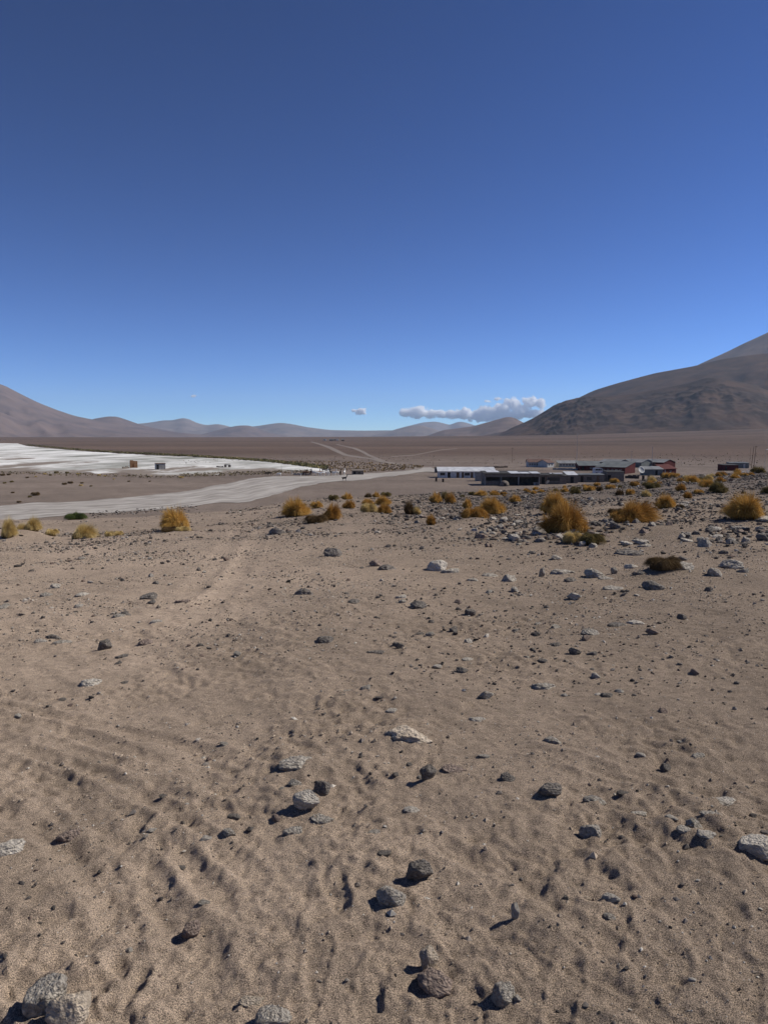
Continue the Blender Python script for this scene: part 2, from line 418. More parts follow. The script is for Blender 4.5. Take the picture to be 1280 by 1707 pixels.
for i in range(14):
    d = random.uniform(2.4, 8.5); a = R(random.uniform(-27, 27)); PRINTS.append((d*math.sin(a), d*math.cos(a), R(random.choice([30, 35, 25, -20, 5]))+random.uniform(-.3,.3)))

RUTS = [cast(*zip(*q))[:, :2] for q in (
    [(-60,1164),(180,1214),(350,1250),(470,1275)], [(-60,1188),(150,1232),(330,1290),(440,1350)], [(-60,1222),(150,1285),(290,1350),(420,1455),(470,1560)],
    [(-40,1262),(120,1330),(240,1425),(340,1570),(380,1700)], [(-40,1320),(90,1395),(200,1520),(250,1700)], [(-60,1250),(160,1318),(300,1410),(420,1550)],
    [(820,1240),(1000,1290),(1290,1350)], [(560,1395),(700,1405),(860,1470),(1010,1590),(1090,1700)], [(300,1010),(352,950),(385,905),(404,872)], [(340,1030),(392,960),(425,908),(440,872)])]
PATH = cast([240,310,352,385,405,418,428,440], [1120,1040,985,930,890,868,856,846])[:, :2]
def along(x, y, pts):
    best = np.full(x.shape, 1e9); arc = np.zeros(x.shape); s0 = 0.0
    for p, q in zip(pts, pts[1:]):
        dv = q-p; ln = np.hypot(*dv); dv = dv/ln
        t = np.clip((x-p[0])*dv[0]+(y-p[1])*dv[1], 0, ln); dd = np.hypot(x-p[0]-dv[0]*t, y-p[1]-dv[1]*t)
        m = dd < best; best = np.where(m, dd, best); arc = np.where(m, s0+t, arc); s0 += ln
    return best, arc, s0
def ground(x, y):
    x = np.asarray(x, float); y = np.asarray(y, float)
    z = base_ground(x, y); d = np.hypot(x, y)
    lim = lambda s: np.clip(1.4 - d*0.0052/s, 0, 1)            # drop octaves the mesh cannot carry
    a = x*TN[0]+y*TN[1]; b = x*TR[0]+y*TR[1]
    wob = 0.12*gnoise(b*0.9, a*0.5, 3)
    knoll = np.clip(1.25-d/75, 0, 1)
    soft = 0.55+0.45*np.clip(fbm(x*0.35, y*0.35, 2, 91)+.3, 0, 1)
    h = 0.10*gnoise(x*0.11, y*0.11, 5) + 0.035*gnoise(x*0.45, y*0.45, 6)
    h = h + 0.020*gnoise(x*1.3, y*1.3, 7)*soft
    near = np.clip(1.15-d/16, 0.45, 1)
    fur = np.tanh(3.0*gnoise((a+wob)*5.2, b*1.15, 9))
    left = sstep(0.8, -1.2, x)
    h = h + (0.0060+0.0085*left)*fur*near*soft*lim(.12)
    patchy = np.clip(.55+.9*fbm(x*.8, y*.8, 2, 33), .15, 1.2)
    crest = np.clip(1-2.4*np.abs(gnoise(a*6+3*wob, b*3.4, 12)), 0, 1)**2
    crest2 = np.clip(1-2.6*np.abs(gnoise(x*9.5+wob, y*8.0, 19)), 0, 1)**2
    h = h + (0.011*crest*lim(.1) + 0.009*crest2*lim(.06))*near*patchy
    h = h + 0.0055*np.tanh(3.0*gnoise(a*6.5, b*4.5, 13))*soft*near*lim(.09) + 0.014*gnoise(x*2.6, y*3.4, 16)*soft*lim(.2)
    crest3 = np.clip(1-2.6*np.abs(gnoise(x*19+2*wob, y*17, 35)), 0, 1)**2
    h = h + 0.0055*crest3*lim(.035)*np.clip(patchy*1.2, .3, 1.2)
    wx_ = x+.16*gnoise(x*3.1, y*3.1, 24); wy_ = y+.16*gnoise(x*3.1, y*3.1, 25)
    e1 = gnoise(wx_*2.6, wy_*2.6, 26)+.35*gnoise(wx_*7, wy_*7, 27); e2 = gnoise(wx_*4.4+9, wy_*4.4, 28)+.3*gnoise(wx_*11, wy_*11, 29)
    h = h + (0.0085*np.tanh(13*(e1-.1)) + 0.0062*np.tanh(12*(e2+.12)))*near*lim(.05)*np.clip(patchy, .3, 1)
    h = h + 0.009*np.tanh(2.6*gnoise(x*14, y*12, 14))*lim(.045)*patchy + 0.0075*gnoise(x*33, y*33, 15)*lim(.02)
    # fine wind ripples further out
    h = h + 0.006*gnoise(x*1.1, y*5.0, 21)*np.clip((d-5)/6, 0, 1)*lim(.12)
    z = z + h*knoll
    for mx, my, r, hh in MOUNDS:
        q = (x-mx)**2+(y-my)**2; m = q < (3*r)**2
        if np.any(m): z = np.where(m, z+hh*np.exp(-q/(r*r)), z)
    for fx, fy, an in PRINTS:
        m = (np.abs(x-fx) < .3) & (np.abs(y-fy) < .3)
        if not np.any(m): continue
        X = x[m]-fx if x.ndim else x-fx; Y = y[m]-fy if y.ndim else y-fy
        u = X*math.cos(an)-Y*math.sin(an); v = X*math.sin(an)+Y*math.cos(an)
        w = 0.050-0.012*np.exp(-((v+.03)/.045)**2)
        e = np.hypot(u/w, v/0.145); e = np.where(np.abs(v) < .145, np.maximum(e**3, (np.abs(v)/.145)**4)**.5, e)
        e = e + 0.12*gnoise(X*25+fx*7, Y*25, 44)
        dz = -0.0055*sstep(1.25, 0.8, e) + 0.003*np.exp(-((e-1.3)/.25)**2)
        dz = dz + 0.0016*np.sin(v*2*math.pi/.022)*sstep(1.0, .8, e)
        if x.ndim: z[m] += dz
        else: z = z+dz
    nm = (d < 26) & (y > 0)
    if np.any(nm):
        xn, yn = x[nm], y[nm]; add = np.zeros(xn.shape)
        for k, pts in enumerate(RUTS):
            q, sarc, ln = along(xn+.03*gnoise(xn*2.2, yn*2.2, 81+k), yn, pts)
            w = .055 if k < 8 else .16
            fade = sstep(0, .5, sarc)*sstep(ln, ln-.5, sarc)*(.55+.45*gnoise(sarc*1.3, 0*sarc, 7+k))
            lug = (.0035 if k in (0, 1) else .0012)*np.sin(sarc*2*math.pi/.055+q*45)
            add = add + fade*(-(.019 if k < 8 else .022)*np.exp(-(q/w)**4) + lug*np.exp(-(q/w)**4) + .012*np.exp(-((q-w*1.55)/(w*.45))**2))
        z[nm] += add
    return z
def gz(x, y): return float(ground(np.array([x]), np.array([y]))[0])

def ground_color(x, y):
    d = np.hypot(x, y); az = np.arctan2(x, y)
    n1 = fbm(x*0.25, y*0.25, 4, 51)[..., None]; n2 = fbm(x*1.7, y*1.7, 3, 61)[..., None]
    sand = np.array([.282,.224,.176])*(1+.16*n1+.10*n2)*(1-.27*sstep(-.35, .38, az))[..., None]  # azimuth term darkens the right: up-sun shade painted into the sand colour
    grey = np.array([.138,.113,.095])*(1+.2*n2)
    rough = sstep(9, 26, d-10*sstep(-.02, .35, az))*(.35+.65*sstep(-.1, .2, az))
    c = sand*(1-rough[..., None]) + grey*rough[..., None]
    # worn path running up to the road
    path = np.zeros(x.shape); nm = (d < 60) & (y > 0); q, _, _ = along(x[nm], y[nm], PATH); path[nm] = np.exp(-(q/(.35+.016*y[nm]))**2)
    c = c*(1+.12*path[..., None])
    far = sstep(55, 125, d)[..., None]
    st = fbm(x*0.012+3, y*0.05, 4, 71)[..., None]; st2 = fbm(x*.0012, y*.004, 4, 73)[..., None]
    plain = np.array([.166,.134,.113])*(1+.22*st+.15*n1)
    fan = np.array([.112,.079,.061])*(1+.25*st2+.12*st)
    ff = sstep(330, 620, d)[..., None]
    plain = plain*(1-ff)+fan*ff
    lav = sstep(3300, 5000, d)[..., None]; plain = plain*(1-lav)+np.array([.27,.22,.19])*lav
    return np.clip(c*(1-far)+plain*far, .02, .8)

ds = [0.2]
while ds[-1] < 20500:
    d = ds[-1]
    r = .06 if d < 1.3 else (.0042 if d < 25 else (.007 if d < 75 else (.02 if d < 4000 else .08)))
    ds.append(d*(1+r))
ds = np.array(ds)
azs = np.concatenate([np.arange(-180, -60, 6.), np.arange(-60, -36, 2.), np.arange(-36, 36.01, .19), np.arange(38, 60, 2.), np.arange(60, 180, 6.)])*math.pi/180
DD, AA = np.meshgrid(ds, azs, indexing='ij')
GX = DD*np.sin(AA); GY = DD*np.cos(AA); GZ = ground(GX, GY)
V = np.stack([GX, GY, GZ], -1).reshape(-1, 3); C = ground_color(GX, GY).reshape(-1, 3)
nr, nc = DD.shape
ii, jj = np.meshgrid(np.arange(nr-1), np.arange(nc), indexing='ij'); j2 = (jj+1) % nc
Q = np.stack([ii*nc+jj, ii*nc+j2, (ii+1)*nc+j2, (ii+1)*nc+jj], -1).reshape(-1, 4)[:, ::-1]
cap = len(V); V = np.vstack([V, [[0, 0, V[0, 2]]]]); C = np.vstack([C, C[:1]])
capq = np.stack([np.full(nc, cap), np.arange(nc), np.arange(nc), (np.arange(nc)+1) % nc], -1)
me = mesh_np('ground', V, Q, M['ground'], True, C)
bm = bmesh.new(); bm.from_mesh(me); bm.verts.ensure_lookup_table()
for j in range(nc): bm.faces.new((bm.verts[cap], bm.verts[j], bm.verts[(j+1) % nc]))
bm.normal_update()
for f in bm.faces: f.smooth = True
bm.to_mesh(me); bm.free()
if me.polygons[1000].normal.z < 0: me.flip_normals()
g = link('ground', me); tag(g, 'brown sandy desert ground sloping down to a wide plain', 'ground', kind='structure')

# ------------------------------------------------------------------ hills and mountains
def mat_mountain(name, base, dark, scale, patch):
    m, nt, b = mat_new(name); L = nt.links.new
    tc = N(nt, 'ShaderNodeTexCoord')
    n1 = N(nt, 'ShaderNodeTexNoise'); n1.inputs['Scale'].default_value = scale; n1.inputs['Detail'].default_value = 9; n1.inputs['Roughness'].default_value = .62
    rp = N(nt, 'ShaderNodeValToRGB'); e = rp.color_ramp.elements
    e[0].position = patch; e[0].color = (*dark, 1); e[1].position = patch+.2; e[1].color = (*base, 1)
    at = N(nt, 'ShaderNodeAttribute', attribute_name='tint'); mx = N(nt, 'ShaderNodeMix', data_type='RGBA', blend_type='MULTIPLY'); mx.inputs[0].default_value = 1
    L(tc.outputs['Object'], n1.inputs['Vector']); L(n1.outputs['Fac'], rp.inputs['Fac']); L(rp.outputs['Color'], mx.inputs[6]); L(at.outputs['Color'], mx.inputs[7]); L(mx.outputs[2], b.inputs['Base Color'])
    b.inputs['Specular IOR Level'].default_value = .05
    return m
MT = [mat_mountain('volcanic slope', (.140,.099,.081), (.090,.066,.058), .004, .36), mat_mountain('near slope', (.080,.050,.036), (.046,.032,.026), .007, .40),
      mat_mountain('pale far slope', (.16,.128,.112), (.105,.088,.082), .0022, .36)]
def mountain(name, label, D, sil, front, back, mat, nu=160, nv=56, rough=.10, base=-60, power=1.35, seed=1, outcrop=None, gully=6.0):
    sil = np.array(sil, float); xs = np.linspace(sil[0, 0], sil[-1, 0], nu)
    ys = np.interp(xs, sil[:, 0], sil[:, 1]); az = px_az(xs)
    k = np.ones(5)/5; ys = np.convolve(np.pad(ys, 2, 'edge'), k, 'valid')
    hr = (HORIZON-ys)/F_PX*np.cos(az)*D + EYE - base
    v = np.concatenate([np.linspace(0, 1, int(nv*.72), endpoint=False), np.linspace(1, 2, nv-int(nv*.72))])
    A, Vv = np.meshgrid(az, v, indexing='ij'); H = hr[:, None]
    t = np.where(Vv <= 1, Vv, 2-Vv)
    dist = np.where(Vv <= 1, D*(1-front*(1-Vv)), D*(1+back*(Vv-1)))
    X = dist*np.sin(A); Y = dist*np.cos(A)
    p = t**power
    s = 1.0/(D*front)*gully
    nz = fbm(X*s, Y*s, 5, seed*7); rid = .5-np.abs(gnoise(A*D*s*1.6+nz*.5, dist*s*.35, seed*13))
    Z = base + H*np.clip(p*(1+0*rid) + rough*(nz*.7+rid*.6)*np.sin(math.pi*np.clip(t, 0, 1))*(t < 1), 0, 1.02)
    tint = np.ones(X.shape+(3,))*(1+.12*fbm(X*s*2, Y*s*2, 3, seed+40)[..., None])
    if outcrop is not None:
        for (px, lo, hi, w, amt) in outcrop:
            m = np.exp(-((A-px_az(px))/(w/F_PX))**2)*sstep(lo-.1, lo+.08, t)*sstep(hi+.08, hi-.1, t)*(Vv <= 1)
            n = fbm(X*.017, Y*.017, 5, seed+3); rk = np.abs(gnoise(X*.045, Y*.045, seed+8))
            m2 = m*sstep(-.15, .35, n)
            Z = Z + m2*amt*(7*n+10*rk+3)
            tint = tint*(1-.52*m2[..., None])
    Vt = np.stack([X, Y, Z], -1).reshape(-1, 3)
    i, j = np.meshgrid(np.arange(nu-1), np.arange(nv-1), indexing='ij')
    Qd = np.stack([i*nv+j, (i+1)*nv+j, (i+1)*nv+j+1, i*nv+j+1], -1).reshape(-1, 4)
    me = mesh_np(name, Vt, Qd, mat, True, np.clip(tint, .2, 1.6).reshape(-1, 3))
    o = link(name, me); tag(o, label, 'mountain', kind='structure'); return o

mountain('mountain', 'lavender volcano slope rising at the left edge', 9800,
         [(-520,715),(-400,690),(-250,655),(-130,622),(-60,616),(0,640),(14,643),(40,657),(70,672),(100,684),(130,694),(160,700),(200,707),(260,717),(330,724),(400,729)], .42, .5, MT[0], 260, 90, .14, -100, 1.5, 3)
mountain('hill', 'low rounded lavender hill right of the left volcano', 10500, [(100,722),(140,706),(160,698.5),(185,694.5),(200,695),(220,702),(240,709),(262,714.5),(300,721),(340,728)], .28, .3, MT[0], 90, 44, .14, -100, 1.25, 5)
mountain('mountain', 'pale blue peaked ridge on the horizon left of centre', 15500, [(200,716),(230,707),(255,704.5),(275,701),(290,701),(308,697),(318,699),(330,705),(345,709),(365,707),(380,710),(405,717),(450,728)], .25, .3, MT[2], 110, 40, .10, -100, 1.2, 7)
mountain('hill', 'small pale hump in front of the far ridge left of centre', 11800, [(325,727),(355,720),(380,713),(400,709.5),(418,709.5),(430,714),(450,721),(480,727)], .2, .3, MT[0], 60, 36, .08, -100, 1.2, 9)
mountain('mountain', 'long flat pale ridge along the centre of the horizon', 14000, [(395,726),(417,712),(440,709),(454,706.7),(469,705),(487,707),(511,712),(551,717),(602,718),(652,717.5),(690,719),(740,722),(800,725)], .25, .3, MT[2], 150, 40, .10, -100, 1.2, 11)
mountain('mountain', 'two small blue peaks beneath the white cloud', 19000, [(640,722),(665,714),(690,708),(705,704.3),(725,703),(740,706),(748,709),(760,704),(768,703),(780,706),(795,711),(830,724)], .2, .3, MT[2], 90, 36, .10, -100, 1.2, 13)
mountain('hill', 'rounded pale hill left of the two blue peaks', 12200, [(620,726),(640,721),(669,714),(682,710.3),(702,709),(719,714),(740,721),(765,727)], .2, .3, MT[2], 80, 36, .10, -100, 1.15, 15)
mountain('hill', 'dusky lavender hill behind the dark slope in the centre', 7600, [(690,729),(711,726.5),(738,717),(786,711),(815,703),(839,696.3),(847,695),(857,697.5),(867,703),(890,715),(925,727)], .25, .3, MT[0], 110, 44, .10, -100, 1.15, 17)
mountain('mountain', 'high bluish mountain shoulder at the right edge', 8000, [(1040,690),(1100,640),(1152,612),(1169,604),(1203,589),(1226,577),(1253,565),(1280,552),(1330,545),(1390,545),(1460,552),(1560,575),(1700,620),(1900,690)], .4, .5, MT[0], 160, 60, .12, -60, 1.2, 19)
mountain('mountain', 'long brown mountain flank on the right', 5200, [(790,729),(850,717),(900,693),(964,662.6),(984,652.5),(1018,642),(1051,633),(1085,624),(1119,618),(1152,612),(1190,602),(1230,596),(1280,590),(1400,583),(1600,600),(1900,690)], .36, .5, MT[1], 240, 80, .07, -20, 1.15, 21)
mountain('hill', 'dark hill with rocky outcrops behind the settlement', 4000, [(800,729),(828,726),(850,714),(884,699),(917,679),(937,669.5),(958,664.5),(985,662),(1015,661),(1050,657),(1090,650),(1135,641),(1169,631.5),(1186,631),(1213,636),(1253,644.5),(1280,656),(1340,676),(1420,696),(1560,716)], .22, .35, MT[1], 420, 130, .06, -14, 1.05, 23,
         outcrop=[(925,.12,.98,42,1.1),(975,.3,.98,30,.8),(1120,.5,.95,60,.35),(1180,.65,.95,45,.25),(1090,.2,.7,70,.18),(1230,.4,.8,50,.15)])

# ------------------------------------------------------------------ salt lagoon, roads and tracks
def mat_salt():
    m, nt, b = mat_new('salt crust'); L = nt.links.new
    tc = N(nt, 'ShaderNodeTexCoord'); mp = N(nt, 'ShaderNodeMapping'); mp.inputs['Scale'].default_value = (.026, .0095, 1)
    no = N(nt, 'ShaderNodeTexNoise'); no.inputs['Scale'].default_value = 1; no.inputs['Detail'].default_value = 8; no.inputs['Roughness'].default_value = .66
    rp = N(nt, 'ShaderNodeValToRGB'); e = rp.color_ramp.elements
    e[0].position = .36; e[0].color = (.20,.20,.17,1); e[1].position = .57; e[1].color = (.68,.67,.64,1)
    k = rp.color_ramp.elements.new(.45); k.color = (.43,.42,.39,1)
    L(tc.outputs['Object'], mp.inputs[0]); L(mp.outputs[0], no.inputs['Vector']); L(no.outputs['Fac'], rp.inputs['Fac'])
    at = N(nt, 'ShaderNodeAttribute', attribute_name='track'); sp = N(nt, 'ShaderNodeSeparateXYZ'); L(at.outputs['Vector'], sp.inputs[0])
    n2 = N(nt, 'ShaderNodeTexNoise'); n2.inputs['Scale'].default_value = 1.6; n2.inputs['Detail'].default_value = 9; n2.inputs['Roughness'].default_value = .65; L(mp.outputs[0], n2.inputs['Vector'])
    m1 = N(nt, 'ShaderNodeMath', operation='MULTIPLY_ADD'); m1.inputs[1].default_value = 9.0; L(n2.outputs['Fac'], m1.inputs[0])
    m0 = N(nt, 'ShaderNodeMath', operation='MULTIPLY'); m0.inputs[1].default_value = 4.0; L(sp.outputs['Y'], m0.inputs[0]); L(m0.outputs[0], m1.inputs[2])
    mr = N(nt, 'ShaderNodeMapRange'); mr.inputs[1].default_value = 4.5; mr.inputs[2].default_value = 5.2; L(m1.outputs[0], mr.inputs[0])
    mx = N(nt, 'ShaderNodeMix', data_type='RGBA'); mx.inputs[6].default_value = (.205,.170,.138,1); L(mr.outputs[0], mx.inputs[0]); L(rp.outputs['Color'], mx.inputs[7]); L(mx.outputs[2], b.inputs['Base Color'])
    return m
def mat_road(name, c1, c2, along):
    m, nt, b = mat_new(name); L = nt.links.new
    uv = N(nt, 'ShaderNodeAttribute', attribute_name='track'); mp = N(nt, 'ShaderNodeMapping'); mp.inputs['Scale'].default_value = (along, 13, 1)
    no = N(nt, 'ShaderNodeTexNoise'); no.inputs['Scale'].default_value = 1; no.inputs['Detail'].default_value = 9; no.inputs['Distortion'].default_value = .6
    rp = N(nt, 'ShaderNodeValToRGB'); e = rp.color_ramp.elements; e[0].position = .34; e[0].color = (*c1, 1); e[1].position = .64; e[1].color = (*c2, 1)
    L(uv.outputs['Vector'], mp.inputs[0]); L(mp.outputs[0], no.inputs['Vector']); L(no.outputs['Fac'], rp.inputs['Fac']); L(rp.outputs['Color'], b.inputs['Base Color'])
    return m
M['salt'] = mat_salt(); M['road'] = mat_road('dusty road', (.215,.192,.170), (.37,.342,.308), 20); M['track'] = mat_road('dusty track', (.15,.120,.098), (.24,.205,.175), 8)

def sheet(name, label, E0, E1, mat, nx, nv, lift, jit, cat, plane=True, seed=0):
    """strip between two edge polylines given in photograph pixels, laid on the plain"""
    def rs(E):
        E = np.array(E, float); s = np.concatenate([[0], np.cumsum(np.hypot(*np.diff(E, axis=0).T))]); s /= s[-1]
        t = np.linspace(0, 1, nx); return np.interp(t, s, E[:, 0]), np.interp(t, s, E[:, 1])
    x0, y0 = rs(E0); x1, y1 = rs(E1)
    if plane:
        a = np.stack(cast_plain(x0, y0), -1); b = np.stack(cast_plain(x1, y1), -1)
    else:
        a = cast(x0, y0)[:, :2]; b = cast(x1, y1)[:, :2]
    t = np.linspace(0, 1, nx); w = np.hypot(*(b-a).T)
    n0 = fbm(a[:, 0]*.06, a[:, 1]*.06, 4, seed); n1 = fbm(b[:, 0]*.06, b[:, 1]*.06, 4, seed+5)
    dirv = (b-a)/np.maximum(w, .1)[:, None]
    a = a - dirv*(n0*jit*np.minimum(w, 30))[:, None]; b = b + dirv*(n1*jit*np.minimum(w, 30))[:, None]
    v = np.linspace(0, 1, nv)
    P = a[:, None, :]*(1-v)[None, :, None] + b[:, None, :]*v[None, :, None]
    Z = base_ground(P[..., 0], P[..., 1])+lift
    V = np.concatenate([P, Z[..., None]], -1).reshape(-1, 3)
    i, j = np.meshgrid(np.arange(nx-1), np.arange(nv-1), indexing='ij')
    Qd = np.stack([i*nv+j, i*nv+j+1, (i+1)*nv+j+1, (i+1)*nv+j], -1).reshape(-1, 4)
    me = mesh_np(name, V, Qd, mat, True)
    at = me.attributes.new('track', 'FLOAT_VECTOR', 'POINT')
    T = np.zeros((nx, nv, 3), np.float32); T[..., 0] = t[:, None]; T[..., 1] = v[None, :]; at.data.foreach_set('vector', T.ravel())
    if me.polygons[0].normal.z < 0: me.flip_normals()
    return tag(link(name, me), label, cat, kind='structure')

LAG_FAR = [(-260,742),(0,741.3),(30,741.3),(45,744.5),(100,749),(150,753),(200,756),(250,759),(330,762),(400,766),(450,770),(500,775),(548,782)]
LAG_NEAR = [(-260,784),(0,785.5),(70,787),(134,788.5),(215,792),(302,793),(370,790.5),(430,787.5),(480,786),(520,785.6),(552,785.2)]
sheet('lagoon', 'white salt lagoon with grey wet streaks at the left', LAG_NEAR, LAG_FAR, M['salt'], 520, 40, .05, .55, 'lagoon')
ROAD_FAR = [(-260,848),(0,843),(134,835),(269,825),(330,817),(370,808),(400,801),(430,796),(500,793.3),(586,791.5),(635,788.5),(685,784),(699,779.5),(716,778.5)]
ROAD_NEAR = [(-260,876),(0,870),(67,864),(134,856),(269,848),(400,836),(440,829),(467,822),(500,811.5),(534,805),(601,799.5),(648,795),(689,788.5),(735,786)]
sheet('road', 'pale dusty dirt road curving across the plain', ROAD_NEAR, ROAD_FAR, M['road'], 700, 24, .05, .16, 'road')
sheet('track', 'pale dirt track climbing the far plain toward the horizon', [(519,736),(532,739.3),(549,744),(565,751),(579,758),(600,761.5),(620,764),(634,768),(660,772.5),(690,777),(703,781)],
      [(518,737),(530,740.6),(543,745.5),(556,752),(572,759.5),(595,763.2),(618,766),(632,770.5),(658,775),(686,779.5),(694,784)], M['track'], 160, 8, .12, .05, 'track', False, 3)
sheet('track', 'second pale track looping right of the main far track', [(562,740.5),(575,743.4),(592,746.6),(606,752),(616,758),(634,765.5),(643,768)], [(560,741.2),(574,744.5),(588,748),(601,753.5),(611,759.3),(630,767),(640,769.5)], M['track'], 90, 6, .12, .05, 'track', False, 5)
sheet('track', 'faint track curving right over the far brown plain', [(652,761),(690,758.4),(712,754),(735,749.6),(762,747.5)], [(652,762.3),(690,759.7),(712,755.2),(735,750.7),(762,748.4)], mat_road('faint dusty track', (.17,.135,.11), (.21,.17,.14), 8), 70, 5, .12, .05, 'track', False, 6)

# ------------------------------------------------------------------ rocks
def rock_mesh(name, seed, sub=4, nplanes=16, flat=1.0, rough=.10):
    r = np.random.default_rng(seed)
    bm = bmesh.new(); bmesh.ops.create_icosphere(bm, subdivisions=sub, radius=1)
    n = r.normal(size=(nplanes, 3)); n /= np.linalg.norm(n, axis=1)[:, None]; dpl = r.uniform(.68, 1.0, nplanes)
    P = np.array([v.co for v in bm.verts]); P /= np.linalg.norm(P, axis=1)[:, None]
    dots = P@n.T; rad = np.where(dots > .05, dpl[None]/np.maximum(dots, .05), 9).min(1); rad = np.minimum(rad, 1.25)
    off = Vector(r.uniform(-50, 50, 3))
    for i, v in enumerate(bm.verts):
        p = Vector(P[i]); q = p*rad[i]
        q *= 1+rough*mnoise.noise(q*2.5+off)+rough*.7*mnoise.noise(q*6+off)+rough*.4*mnoise.noise(q*14+off)
        v.co = q
    P = np.array([v.co for v in bm.verts]); lo = P.min(0); hi = P.max(0); c = (lo+hi)/2; s = 2/(hi-lo)
    for i, v in enumerate(bm.verts): v.co = Vector((P[i]-c)*s)
    for f in bm.faces: f.smooth = True
    me = bpy.data.meshes.new(name); bm.to_mesh(me); bm.free(); return me
BLOCKY = [rock_mesh('rock', 100+i, 4, 14, rough=.09) for i in range(10)]
POINTED = [rock_mesh('rock', 200+i, 4, 9, rough=.10) for i in range(4)]
SLABBY = [rock_mesh('rock', 300+i, 4, 9, rough=.16) for i in range(5)]
for me_ in BLOCKY+POINTED+SLABBY: me_.materials.append(M['stone_grey'])
ROCKS = []
def put_rock(name, me, mat, p, size, yaw, label, group=None, sink=.22, tilt=(0, 0)):
    o = link(name, me); o.material_slots[0].link = 'OBJECT'; o.material_slots[0].material = M[mat]
    o.scale = (size[0]/2, size[1]/2, size[2]/2); o.rotation_euler = (tilt[0], tilt[1], yaw)
    o.location = (p[0], p[1], gz(p[0], p[1])+size[2]*(.5-sink))
    tag(o, label, 'rock', group); ROCKS.append((p[0], p[1], max(size[:2])/2)); return o

SCL = {}
for i, (px, py, w, h, tone, shp, lab) in enumerate(HERO):
    p = cast(px, min(py, 1760))[0]; dep = p[1]*math.cos(PITCH)+(EYE-p[2])*math.sin(PITCH)
    sc = dep/F_PX; W = w*sc*1.05; e = math.atan2(EYE-p[2], math.hypot(p[0], p[1]))
    r_ = random.Random(900+i)
    if shp == 's': Dp = W*r_.uniform(.55, .8); Hh = max(.22*W, (h*sc-Dp*math.sin(e)*.75)/math.cos(e)*1.3); sink = .60; Hh *= 1.3; pool = SLABBY
    elif shp == 'p': Dp = W*r_.uniform(.5, .7); Hh = max(.6*W, (h*sc-Dp*math.sin(e)*.5)/math.cos(e)*1.15); sink = .2; pool = POINTED
    else: Dp = W*r_.uniform(.75, .95); Hh = max(.5*W, (h*sc-Dp*math.sin(e)*.6)/math.cos(e)*1.2); sink = .18 if i < 2 else .38; pool = BLOCKY
    dv = np.array([p[0], p[1]])/math.hypot(p[0], p[1]); c = np.array([p[0], p[1]])+dv*Dp*.42
    put_rock('rock', pool[(i+3) % len(pool)], 'stone_'+tone, c, (W, Dp, Hh), r_.uniform(-.35, .35)-math.atan2(p[0], p[1]), lab, 'rocks on the sand', sink, (0, 0) if shp == 's' else (r_.uniform(-.15,.15), r_.uniform(-.15,.15)))

# random stones: x, y, size; the largest in view become things of their own, the rest one mass
def field(n, d0, d1, a0, a1, smin, smax, alpha, seed, dens=None):
    r = np.random.default_rng(seed); u = r.random(n*3)
    d = np.sqrt(d0*d0+(d1*d1-d0*d0)*u); a = np.radians(r.uniform(a0, a1, n*3))
    s = smin*(1-r.random(n*3)*(1-(smax/smin)**-alpha))**(-1/alpha)
    x = d*np.sin(a); y = d*np.cos(a); keep = np.ones(len(x), bool)
    if dens is not None: keep = r.random(n*3) < dens(x, y, d, a)
    k = np.nonzero(keep)[0][:n]; return np.stack([x[k], y[k], s[k]], -1)
clump = lambda x, y, s, seed: np.clip(.5+1.1*fbm(x*s, y*s, 3, seed), .05, 1)
F = [field(2600, 1.9, 9, -36, 36, .010, .07, 2.2, 1, lambda x, y, d, a: clump(x, y, .9, 101)**2),
     field(17000, 5.0, 24, -34, 34, .019, .15, 2.3, 2, lambda x, y, d, a: clump(x, y, .4, 102)**2*(.25+.75*sstep(8, 20, d))),
     field(30000, 13, 66, -2, 36, .05, .27, 2.6, 3, lambda x, y, d, a: clump(x, y, .25, 103)*sstep(12.5, 19, d)*sstep(-.05, .22, a)),
     field(6500, 15, 45, -12, 14, .03, .2, 2.4, 4, lambda x, y, d, a: clump(x, y, .3, 104)*sstep(16, 22, d)),
     field(3800, 16, 60, -36, -4, .028, .2, 2.4, 5, lambda x, y, d, a: clump(x, y, .3, 105)**1.5),
     field(420, 13, 17.5, 2, 32, .08, .34, 1.8, 6, lambda x, y, d, a: clump(x, y, .5, 106)*sstep(.03, .2, a))]
S = np.vstack(F)
# keep clear of placed rocks
RA = np.array(ROCKS); ok = np.ones(len(S), bool)
for x, y, r in RA: ok &= np.hypot(S[:, 0]-x, S[:, 1]-y) > (r+S[:, 2]*.5)*.95
S = S[ok]; S = S[np.abs(np.arctan2(S[:, 0], S[:, 1])) < R(36)]
dist = np.hypot(S[:, 0], S[:, 1]); zz = ground(S[:, 0], S[:, 1])
inview = np.abs(S[:, 0]/S[:, 1]) < .54
dc_here = np.interp(np.arctan2(S[:, 0], S[:, 1]), C_AZ, C_D)
keepn = (dist > 2.9) | (S[:, 2] < .03); S = S[keepn]; dist = dist[keepn]; inview = inview[keepn]; dc_here = dc_here[keepn]
vis = np.where(inview & (dist > 2.05) & (dist < dc_here*.97), S[:, 2]/dist, 0)
order = np.argsort(-vis); NIND = 300-len(HERO)-6
top = order[:NIND]; rest = order[NIND:]
SIZEW = lambda s: 'pebble sized' if s < .05 else ('fist sized' if s < .12 else ('melon sized' if s < .24 else 'large'))
